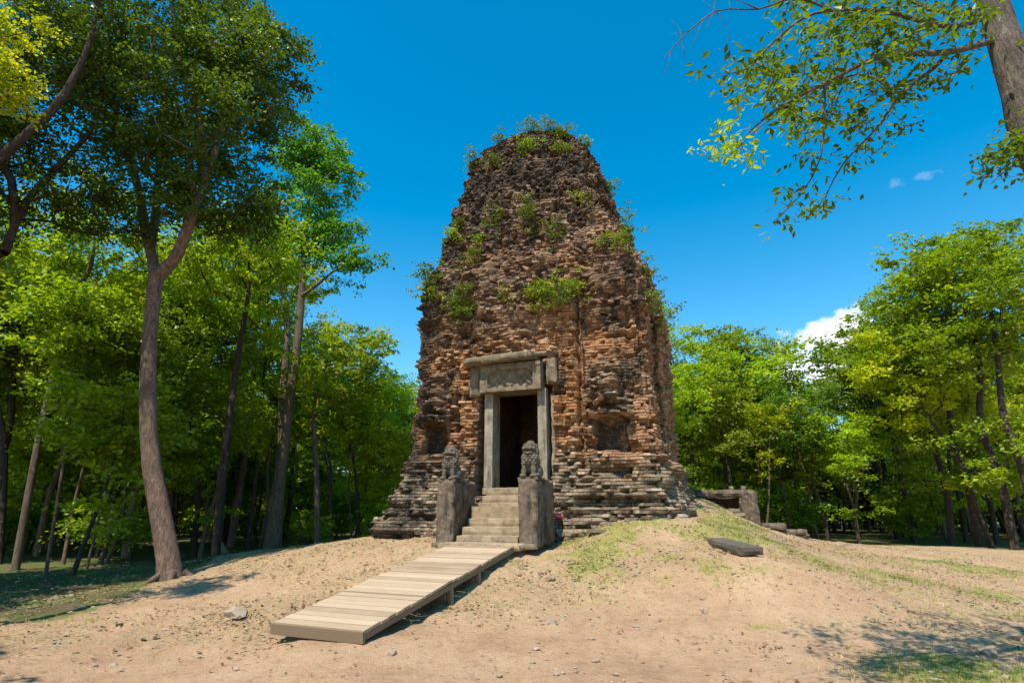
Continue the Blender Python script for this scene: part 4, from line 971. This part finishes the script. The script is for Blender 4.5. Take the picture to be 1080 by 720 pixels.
T.grow(tg, first=len(ids), wig=.025, seg=.14)
ov = emit_tree('overhanging_tree', base, T, M['bark_grey'], M['leaf_shade_yellow'], dict(per=19, spread=.155, size=.086, droop=.35, upw=1.2, narrow=.22), 'tree leaning in from the top right with sparse drooping branches', woodargs=dict(rtwig=.0019, pw=.5))
# a tree on the left, whose crown darkens the lower left corner
T2 = Tree(17); base = np.array([-11.0, 1.0, 0.0])
ids = T2.trunk([base, [-10.8, 1.2, 3], [-10.0, 1.8, 5.5], [-9.2, 2.6, 7.0]], [.26, .22, .17, .1], step=.5)
T2.grow(envelope(T2.rg, 40, (-9.1, 2.6, 7.2), (1.7, 1.4, 1.1), .2), first=len(ids) // 2, wig=.06, seg=.4)
emit_tree('shade_tree', base, T2, M['bark'], M['leaf_mid'], dict(per=60, spread=.45, size=.14), 'tree left of the viewer that shades the lower left corner', woodargs=dict(rtwig=.008))

# --- the tall slim tree standing clear against the sky
T = Tree(18); Y0 = 25.0; b0 = np.array(P(288, 574, Y0)); b0[2] = float(zg(b0[0], b0[1])) - .15
ids = T.trunk([b0] + onpath([(293, 520, Y0), (303, 440, Y0), (314, 360, Y0), (319, 290, Y0), (324, 225, Y0), (330, 170, Y0)]), [.40, .27, .22, .18, .14, .09, .04])
b1 = T.trunk(onpath([(297, 500, Y0 + .3), (298, 420, Y0 + .5), (303, 350, Y0 + .6), (296, 290, Y0 + .8), (288, 240, Y0 + 1)]), [.20, .17, .14, .10, .05], start=ids[1])
b2 = T.trunk(onpath([(335, 300, Y0 - .3), (352, 286, Y0 - .5), (375, 278, Y0 - .5)]), [.07, .05, .03], start=near(319, 305, Y0) if False else ids[int(len(ids) * .62)])
tg = envelope(T.rg, 95, np.array(P(335, 195, Y0)), (1.9, 2.0, 3.4), .15) + envelope(T.rg, 40, np.array(P(322, 160, Y0)), (1.6, 1.6, 1.6), .15) + envelope(T.rg, 16, np.array(P(378, 280, Y0 - .5)), (1.1, .9, .7), .1) + envelope(T.rg, 30, np.array(P(345, 250, Y0)), (1.7, 1.4, 1.6), .1) + envelope(T.rg, 30, np.array(P(290, 250, Y0 + 1)), (1.8, 1.6, 2.0), .2)
T.grow(tg, first=ids[len(ids) // 2], wig=.08)
emit_tree('tall_tree', b0, T, M['bark_pale'], M['leaf_blue'], dict(per=95, spread=.52, size=.17, droop=.1), 'tall slim tree with twin trunks rising against the sky left of the tower', woodargs=dict(rtwig=.012))

# --- named slender trees of the left wood: path of trunk, crown
slender = [  # sunlight put into bright leaf colours, against the shade of the big crowns
  ([(20, 585), (44, 450), (72, 335), (96, 280)], 19, (.17, .10), 'bark_pale', 'leaf_bright', (100, 250, 3.0, 2.2), 'slender leaning tree with a lit brown trunk near the left edge'),
  ([(228, 585), (238, 470), (252, 370), (262, 310)], 20.5, (.21, .11), 'bark_dark', 'leaf_bright', (262, 262, 2.6, 2.4), 'slender dark tree just right of the big pale trunk'),
  ([(336, 574), (333, 480), (331, 430), (345, 385)], 25, (.19, .08), 'bark_pale', 'leaf_bright', (365, 385, 2.6, 1.8), 'pale trunked tree nearest the left corner of the tower'),
  ([(75, 610), (90, 570), (105, 530), (122, 480)], 16.5, (.10, .05), 'bark_dark', 'leaf_bright', (130, 440, 1.6, 1.3), 'thin crooked dark tree left of the big pale trunk'),
  ([(50, 598), (62, 520), (75, 430), (80, 370)], 17.5, (.07, .04), 'bark_pale', 'leaf_bright', (82, 335, 1.7, 1.3), 'thin pale pole of a tree close to the left edge'),
  ([(92, 596), (110, 520), (116, 470), (130, 400)], 19, (.06, .04), 'bark_pale', 'leaf_mid', (135, 370, 1.7, 1.6), 'thin whitish sapling slanting right in the left wood'),
  ([(205, 585), (210, 500), (200, 420), (215, 340)], 24, (.15, .08), 'bark_dark', 'leaf_bright', (215, 320, 2.6, 2.0), 'dark trunk half hidden behind the big pale tree'),
  ([(135, 582), (140, 540), (148, 500), (150, 440)], 24, (.30, .16), 'bark', 'leaf_bright', (150, 380, 2.4, 2.4), 'thick brown trunk in the wood left of the big pale tree'),
  ([(380, 566), (375, 500), (362, 440), (350, 400)], 28, (.12, .06), 'bark_dark', 'leaf_yellow', (372, 430, 3.0, 2.0), 'yellow green tree against the left edge of the tower'),
  ([(262, 578), (270, 500), (276, 420), (283, 340)], 27, (.15, .07), 'bark_dark', 'leaf_yellow', (280, 275, 3.1, 2.3), 'tree with a bright yellow green top left of the tall slim tree'),
  ([(0, 592), (5, 480), (-5, 400), (10, 330)], 21, (.16, .09), 'bark_dark', 'leaf_yellow', (30, 300, 2.8, 1.4), 'yellow green tree under the dark limb at the left edge'),
]
for i, (pth, Y0, (ra, rb), bk, lf, (cx_, cy_, cr, ch), lab) in enumerate(slender):
    T = Tree(30 + i); b0 = np.array(P(pth[0][0], pth[0][1], Y0)); b0[2] = float(zg(b0[0], b0[1])) - .1
    pts = [b0] + [np.array(P(px, py, Y0 + .15 * k_)) for k_, (px, py) in enumerate(pth[1:])]
    cc = np.array(P(cx_, cy_, Y0)); pts.append(cc)
    rr = list(np.linspace(ra, rb, len(pts) - 1) * .72) + [.02]
    ids = T.trunk(pts, rr)
    nn_ = int(30 + cr * 18)
    tg = envelope(T.rg, nn_, cc, (cr, cr, ch), .15)
    lowc = (pts[-2] + pts[-3]) / 2
    tg += envelope(T.rg, 8, lowc, (cr * .7, cr * .7, 1.5), .4)
    T.grow(tg, first=ids[len(ids) // 3], wig=.07)
    emit_tree('slender_tree', b0, T, M[bk], M[lf], dict(per=95, spread=.55, size=.17), lab, group='slender trees at the edge of the left wood', woodargs=dict(rtwig=.010))

# --- forest trees: a few kinds, then copies
def kind(seed, h, r0, cb, cr, nt, lean=0, multi=1, low=0):
    T = Tree(seed); rg = T.rg; tops = []
    for m_ in range(multi):
        a = rg.rand() * 6.28; ln = lean + (0 if multi == 1 else .12); pts = [np.array([0, 0, -.3]) + (np.array([math.cos(a), math.sin(a), 0]) * .12 * m_)]
        for k_ in range(1, 6):
            f = k_ / 5; pts.append(np.array([math.cos(a) * ln * h * f ** 1.3 + rg.normal(0, .16), math.sin(a) * ln * h * f ** 1.3 + rg.normal(0, .16), h * .86 * f]))
        ids = T.trunk(pts, list(r0 * np.array([1.2, .95, .8, .62, .40, .14]) * (1 if m_ == 0 else .75)))
        tops.append((ids, pts))
    for ids, pts in tops:
        top = pts[-1]
        nlump = 8
        tg = []
        cz = (cb + 1) / 2 * h; rz = (1 - cb) / 2 * h
        for q in range(nlump):
            v = rg.normal(0, 1, 3); v /= np.linalg.norm(v); v[2] = -.8 + 1.6 * (q + .5) / nlump; hr = math.sqrt(max(.15, 1 - (v[2] * .8) ** 2))
            aa = q * 2.4 + rg.rand(); zz = cz + v[2] * rz * .75
            c_ = np.array([top[0] * zz / h + math.cos(aa) * cr * .48 * hr, top[1] * zz / h + math.sin(aa) * cr * .48 * hr, zz])
            tg += envelope(rg, nt // nlump, c_, (cr * .55, cr * .55, rz * .38), .1)
        if low: tg += envelope(rg, low, (0, 0, h * cb * .62), (cr * .6, cr * .6, h * cb * .28), .3)
        T.grow(tg, first=ids[0] + int(len(ids) * .25), wig=.08)
    return T
kinds = []
specs = [(101, 13, .13, .40, 3.4, 115, .04, 1, 8), (102, 15, .15, .40, 3.7, 130, .05, 1, 12), (103, 10.5, .10, .40, 2.7, 85, .08, 1, 4), (104, 12.5, .09, .42, 2.9, 60, .10, 2, 4), (105, 16.5, .15, .45, 3.6, 120, .03, 1, 16), (106, 8, .07, .22, 2.6, 75, .10, 2, 8)]
proto = []
for i, sp_ in enumerate(specs):
    T = kind(*sp_)
    root = emit_tree('forest_tree', (0, 0, 0), T, M['bark_dark' if i % 3 else 'bark'], M['leaf_mid'], dict(per=[95, 120, 90, 95, 130, 100][i], spread=.60, size=[.17, .145, .17, .19, .135, .15][i]), None, None, woodargs=dict(rtwig=.011, sides=5))
    top_ = float(np.percentile(np.array(T.leafc)[:, 2], 98)) + .3; sp_ = (sp_[0], top_) + sp_[2:]; specs[i] = sp_; proto.append((root, sp_))
used = set()
def place_tree(k_, x, y, rz, sc, leaf, bark, label, group, name=None, below=0.0):
    root, sp_ = proto[k_]
    o = root if k_ not in used else copy_tree(root)
    used.add(k_)
    o.location = (x, y, float(zg(x, y)) - below); o.rotation_euler = (0, 0, rz); o.scale = (sc[0], sc[0], sc[1])
    for ch in o.children:
        ms = ch.material_slots[0]; ms.link = 'OBJECT'; ms.material = M[leaf] if ch.name.startswith('crown') else M[bark]
    tag(o, label, 'tree', group); return o
rg = np.random.RandomState(77)
leafs_l = ['leaf_mid', 'leaf_bright', 'leaf_mid', 'leaf_yellow', 'leaf_blue', 'leaf_dark']
# explicit trees that make the right-hand skyline: px of trunk, distance, pixel of the top
named_r = [(738, 33, 336, 1, 'leaf_bright', 'bushy green tree rising just right of the tower'),
           (795, 37, 345, 4, 'leaf_mid', 'tree with a thin dark top in the middle of the right wood'),
           (832, 36, 356, 2, 'leaf_bright', 'green tree left of the white cloud'),
           (872, 31, 408, 2, 'leaf_blue', 'lower cool green tree in front of the white cloud'),
           (945, 38, 352, 2, 'leaf_blue', 'dark green tree just right of the white cloud'), (805, 33, 372, 2, 'leaf_bright', 'rounded green tree in front of the dark topped one in the right wood'), (770, 36, 348, 0, 'leaf_mid', 'round topped tree between the two tallest crowns right of the tower'),
           (1000, 29, 300, 1, 'leaf_mid', 'tall green tree rising behind the right end of the path'),
           (1030, 27.5, 258, 1, 'leaf_mid', 'highest feathery tree of the right wood'),
           (1065, 25, 250, 0, 'leaf_bright', 'broad bright tree near the right edge'),
           (1085, 23.5, 238, 1, 'leaf_mid', 'large tree cut by the right edge of the view'),
           (905, 29, 440, 2, 'leaf_bright', 'small bright tree at the front of the right wood'),
           (775, 31, 408, 2, 'leaf_mid', 'low tree behind the ruined gate'),
           (712, 30, 395, 3, 'leaf_bright', 'slim tree half hidden by the right side of the tower'),
           (1045, 26, 340, 3, 'leaf_yellow', 'yellow green tree in front of the highest trees at the right')]
def height_for(Y, py): return P(540, py, Y).z
for i, (px, Y, py, k_, lf, lab) in enumerate(named_r):
    x = P(px, 560, Y).x; h = height_for(Y, py); hs0 = specs[k_][1]; sc = h / hs0
    place_tree(k_, x, Y, rg.rand() * 6.28, (max(sc, .8) * 1.05, sc), lf, 'bark_dark', lab, 'trees at the front of the right wood')
named_l = [(245, 30, 235, 4, 'leaf_yellow', 'bright tree filling the gap left of the tall slim tree'),
           (398, 36, 385, 0, 'leaf_bright', 'green tree seen against the sky beside the left side of the tower'),
           (352, 33, 366, 3, 'leaf_bright', 'twin stemmed tree below the tall slim tree'),
           (410, 42, 400, 2, 'leaf_blue', 'distant cool green tree touching the left side of the tower'),
           (405, 30, 455, 5, 'leaf_yellow', 'low yellow green tree at the foot of the left side of the tower'),
           (300, 36, 335, 1, 'leaf_mid', 'green tree behind the twin trunks'),
           (180, 26, 255, 1, 'leaf_bright', 'sunny tree behind the fork of the big pale trunk'),
           (110, 25, 270, 4, 'leaf_bright', 'bright tree behind the leaning slender tree'),
           (45, 24, 300, 0, 'leaf_yellow', 'yellow green tree below the dark limbs at the left'),
           (-15, 22, 250, 1, 'leaf_mid', 'tree cut by the left edge behind the dark limbs'),
           (215, 23, 400, 2, 'leaf_bright', 'small bright tree right behind the middle of the big pale trunk'),
           (240, 34, 300, 0, 'leaf_bright', 'bright tree high behind the dark slender tree')]
for i, (px, Y, py, k_, lf, lab) in enumerate(named_l):
    x = P(px, 560, Y).x; h = height_for(Y, py); hs0 = specs[k_][1]; sc = h / hs0
    place_tree(k_, x, Y, rg.rand() * 6.28, (max(sc, .75), sc), lf, 'bark_dark' if i % 2 else 'bark', lab, 'trees at the front of the left wood')
for i, (x, y, k_) in enumerate([(-14.6, 8.2, 1), (-15.5, 12.0, 0), (-17.5, 9.5, 4), (-13.2, 5.4, 2)]):
    place_tree(k_, x, y, i * 1.7, (1, 1), 'leaf_mid', 'bark_dark', 'tree of the left wood standing beside the viewer, shading its floor', 'trees of the left wood beside the viewer')
# the wood behind them
pts_ = [(o.location.x, o.location.y) for o in COL.objects if o.type == 'EMPTY' and o.get('category') == 'tree']
cnt = 0; tries = 0
while cnt < 235 and tries < 20000:
    tries += 1
    Y = 20 + 62 * rg.rand() ** 1.25; sidel = rg.rand() < .52
    px = rg.uniform(-140, 430) if sidel else rg.uniform(695, 1230)
    if not sidel and Y < 31: continue
    if sidel and px > 245 and Y < 28: continue
    if sidel and Y < 22 and px > 215: continue
    x = P(px, 560, Y).x
    if min(((x - a) ** 2 + (Y - b) ** 2) for a, b in pts_) < (1.5 + Y * .018) ** 2: continue
    # keep the gaps of sky beside the tower
    if sidel: top = 395 if px > 330 else (360 if px > 300 else (300 if px > 220 else 250))
    else: top = 400 if px < 930 else 330
    if 850 < px < 925: top = 408
    k_ = int(rg.choice(6, p=[.2, .14, .25, .18, .08, .15])); hmax = height_for(Y, top + rg.uniform(0, 45)); h = min(hmax, specs[k_][1] * rg.uniform(.8, 1.15)); sc = h / specs[k_][1]
    if sc < .45: continue
    lf = leafs_l[rg.choice(6, p=[.22, .28, .10, .18, .12, .10])]  # brighter, yellower leaf picks stand in for sunlight on the understorey
    d_ = 'near' if Y < 34 else ('mid' if Y < 52 else 'far')
    s_ = 'left' if sidel else 'right'
    lab = {'near': f'slim tree standing in the shade of the {s_} wood', 'mid': f'thin trunked tree deep in the {s_} wood', 'far': f'distant tree at the back of the {s_} wood'}[d_]
    place_tree(k_, x, Y, rg.rand() * 6.28, (max(.75, sc) * rg.uniform(.9, 1.1), sc), lf, ['bark_dark', 'bark', 'bark_pale', 'bark_dark'][rg.randint(4)], lab, f'{d_} trees of the {s_} wood')
    pts_.append((x, Y)); cnt += 1
# thin pole-like young trees between the bigger ones
poles = []
for sd_, h_, ln_ in ((401, 9.5, .10), (402, 8.0, .16), (403, 11, .05)):
    T = Tree(sd_); a = T.rg.rand() * 6.28; pp = [np.array([math.cos(a) * ln_ * h_ * f ** 1.2 + T.rg.normal(0, .10), math.sin(a) * ln_ * h_ * f ** 1.2 + T.rg.normal(0, .10), h_ * f - .2]) for f in (0, .2, .4, .6, .8, .95)]
    ids = T.trunk(pp, [.085, .07, .06, .05, .035, .015])
    T.grow(envelope(T.rg, 34, pp[-1] - [0, 0, .4], (1.5, 1.5, 1.2), .1) + envelope(T.rg, 7, pp[3], (.9, .9, 1.2), .4), first=len(ids) // 3, wig=.06)
    poles.append(emit_tree('young_tree', (0, 0, 0), T, M['bark_pale'], M['leaf_bright'], dict(per=70, spread=.5, size=.15), None, None, woodargs=dict(rtwig=.007, sides=4)))
pu = set(); cnt = 0; tries = 0
while cnt < 52 and tries < 4000:
    tries += 1; sidel = rg.rand() < .72
    Y = rg.uniform(18, 36) if sidel else rg.uniform(30, 44); px = rg.uniform(-20, 415) if sidel else rg.uniform(705, 1120); x = P(px, 560, Y).x
    if sidel and Y < 27 and px > 225: continue
    if sidel and Y < 21 and px > 130: continue
    if min(((x - a_) ** 2 + (Y - b_) ** 2) for a_, b_ in pts_) < .5: continue
    q = cnt % 3; o = poles[q] if q not in pu else copy_tree(poles[q]); pu.add(q)
    sc = rg.uniform(.75, 1.15); sc = min(sc, height_for(Y, 385 if px > 318 else 300) / 10.5); o.location = (x, Y, float(zg(x, Y))); o.rotation_euler = (0, 0, rg.rand() * 6.28); o.scale = (sc, sc, sc)
    lf = ['leaf_bright', 'leaf_yellow', 'leaf_mid'][rg.randint(3)]; bk = ['bark_pale', 'bark', 'bark_dark'][rg.randint(3)]
    for ch in o.children:
        ms = ch.material_slots[0]; ms.link = 'OBJECT'; ms.material = M[lf] if ch.name.startswith('crown') else M[bk]
    s_ = 'left' if sidel else 'right'
    tag(o, f'thin young tree like a pole between the larger trunks of the {s_} wood', 'tree', f'young trees of the {s_} wood'); pts_.append((x, Y)); cnt += 1
# bushes of the understorey
T = Tree(201); T.trunk([(0, 0, -.1), (.05, 0, .5), (.1, .1, 1.2)], [.05, .04, .02], step=.3)
T.grow(envelope(T.rg, 42, (0, 0, 1.35), (1.3, 1.3, 1.1), .2), wig=.06, seg=.3)
bush = emit_tree('bush', (0, 0, 0), T, M['bark_dark'], M['leaf_mid'], dict(per=55, spread=.36, size=.15), None, None, woodargs=dict(rtwig=.006, sides=4), parts=('stem', 'foliage'))
first = True; cnt = 0; tries = 0
while cnt < 70 and tries < 5000:
    tries += 1
    sidel = rg.rand() < .55; Y = rg.uniform(21, 60) if sidel else rg.uniform(33, 62); px = rg.uniform(-60, 425) if sidel else rg.uniform(700, 1150); x = P(px, 560, Y).x
    if sidel and px > 240 and Y < 27: continue
    if min(((x - a) ** 2 + (Y - b) ** 2) for a, b in pts_) < .8: continue
    o = bush if first else copy_tree(bush); first = False
    sc = rg.uniform(.7, 1.5); o.location = (x, Y, float(zg(x, Y))); o.rotation_euler = (0, 0, rg.rand() * 6.28); o.scale = (sc * 1.1, sc * 1.1, sc)
    lf = ['leaf_mid', 'leaf_bright', 'leaf_blue'][rg.randint(3)]
    for ch in o.children:
        ms = ch.material_slots[0]; ms.link = 'OBJECT'; ms.material = M[lf] if ch.name.startswith('foliage') else M['bark_dark']
    s_ = 'left' if sidel else 'right'
    tag(o, f'green bush between the trunks of the {s_} wood', 'bush', f'bushes under the {s_} wood'); cnt += 1

cnt = 0; tries = 0
while cnt < 80 and tries < 5000:
    tries += 1
    sidel = rg.rand() < .5; Y = rg.uniform(46, 84); px = rg.uniform(-80, 425) if sidel else rg.uniform(690, 1180); x = P(px, 560, Y).x
    o = copy_tree(bush); sc = rg.uniform(1.7, 2.9); o.location = (x, Y, float(zg(x, Y))); o.rotation_euler = (0, 0, rg.rand() * 6.28); o.scale = (sc * 1.3, sc * 1.3, sc)
    s_ = 'left' if sidel else 'right'
    for ch in o.children:
        ms = ch.material_slots[0]; ms.link = 'OBJECT'; ms.material = M['leaf_mid' if cnt % 2 else 'leaf_dark'] if ch.name.startswith('foliage') else M['bark_dark']
    tag(o, f'large dark thicket closing the view at the back of the {s_} wood', 'bush', f'thickets behind the {s_} wood'); cnt += 1

# ------------------------------------------------------------------ plants rooted in the tower
plants = [(500, 326, .55, 'leaf_mid', 'large leafy shrub growing from the tower left of the doorway axis'),
          (478, 328, .28, 'leaf_bright', 'small shrub left of the largest shrub on the tower'), (531, 312, .22, 'leaf_bright', 'small shrub right of the largest shrub on the tower'),
          (519, 236, .34, 'leaf_bright', 'bright shrub on the upper left front of the tower'), (566, 228, .42, 'leaf_mid', 'dull green shrub high in the middle of the tower'), (578, 252, .30, 'leaf_mid', 'narrow shrub hanging below the middle one on the tower'),
          (500, 273, .25, 'leaf_bright', 'little yellowish shrub above the largest one'), (575, 314, .36, 'leaf_bright', 'wide low shrub above the doorway'), (602, 305, .32, 'leaf_bright', 'yellow green shrub right of the one above the doorway'), (590, 318, .25, 'leaf_bright', 'small plant between the two shrubs above the doorway'),
          (484, 240, .22, 'leaf_mid', 'small shrub near the upper left edge of the tower'), (478, 250, .22, 'leaf_bright', 'lower small shrub near the upper left edge of the tower'), (455, 296, .38, 'leaf_bright', 'shrub sticking out from the left edge of the tower'), (449, 312, .28, 'leaf_bright', 'lower shrub on the left edge of the tower'),
          (500, 172, .26, 'leaf_mid', 'spiky plant on the upper left shoulder of the tower'), (520, 174, .26, 'leaf_bright', 'bright plant just below the left shoulder of the tower'), (556, 158, .34, 'leaf_bright', 'bright plant below the top of the tower'), (592, 160, .24, 'leaf_bright', 'small plant below the right side of the top'),
          (530, 150, .24, 'leaf_bright', 'leftmost grassy plant along the top of the tower'), (560, 141, .34, 'leaf_mid', 'grassy plant left of the middle of the top'), (575, 138, .38, 'leaf_mid', 'tallest grassy plant at the middle of the top'), (598, 143, .32, 'leaf_mid', 'grassy plant right of the middle of the top'), (617, 155, .28, 'leaf_bright', 'rightmost plant along the top of the tower'),
          (641, 198, .22, 'leaf_mid', 'upper plant on the right edge of the tower'), (653, 240, .36, 'leaf_bright', 'yellowish shrub on the right edge of the tower'), (660, 262, .32, 'leaf_bright', 'shrub below the yellowish one on the right edge'), (678, 290, .34, 'leaf_blue', 'dark shrub jutting from the right edge of the tower'), (690, 335, .42, 'leaf_mid', 'lowest large shrub on the right edge of the tower'), (683, 315, .24, 'leaf_mid', 'small shrub above the lowest one on the right edge'),
          (612, 212, .22, 'leaf_bright', 'small plant high on the right front of the tower'), (636, 258, .20, 'leaf_bright', 'tiny plant on the right front of the tower'), (505, 255, .18, 'leaf_bright', 'tiny plant between the upper left shrubs')]
rg = np.random.RandomState(5)
for i, (px, py, r, lf, lab) in enumerate(plants):
    hit = None
    for dx, dy in ((0, 0), (-4, 4), (4, 4), (-9, 6), (9, 6), (0, 9), (-14, 10), (14, 10), (0, 14), (-20, 12), (20, 12), (0, 24)):
        qx = px + (dx if px > 565 else dx) * (1 if True else 1)
        if abs(px - 565) > 60 and dx * (px - 565) > 0: continue
        hit = on_tower(qx, py + dy)
        if hit: break
    if not hit: continue
    p, nrm = hit; p = np.array(p); outw = np.array(nrm) * np.array([1, 1, 0]); outw /= max(np.linalg.norm(outw), 1e-3)
    if outw[1] > 0 and abs(outw[0]) < .5: outw = -outw
    T = Tree(300 + i); c_ = p + outw * r * .35 + np.array([0, 0, r * .25]); tb = T.rg
    T.trunk([p - outw * .15, p + outw * r * .2 + [0, 0, r * .1]], [.016, .010], step=.1)
    al = np.cross(outw, [0, 0, 1]); tg = []
    for _ in range(max(7, int((48 if i in (0, 7) else 24) * r / .4))):
        g_ = tb.normal(0, .55, 3); tg.append(c_ + al * g_[0] * r * 1.1 + outw * abs(g_[1]) * r * .7 + np.array([0, 0, g_[2] * r * (1.1 if py > 160 else .7)]))
    T.grow(tg, wig=.03, seg=.12)
    emit_tree('tower_shrub', p, T, M['bark_dark'], M['leaf_tower' if lf != 'leaf_bright' or i % 3 == 0 else 'leaf_mid'], dict(per=34 if i in (0, 4, 12) else 22, spread=.15, size=.075, droop=.1, narrow=.28), lab, 'shrub', 'shrubs rooted in the tower', woodargs=dict(rtwig=.003, sides=4), parts=('stem', 'foliage'))
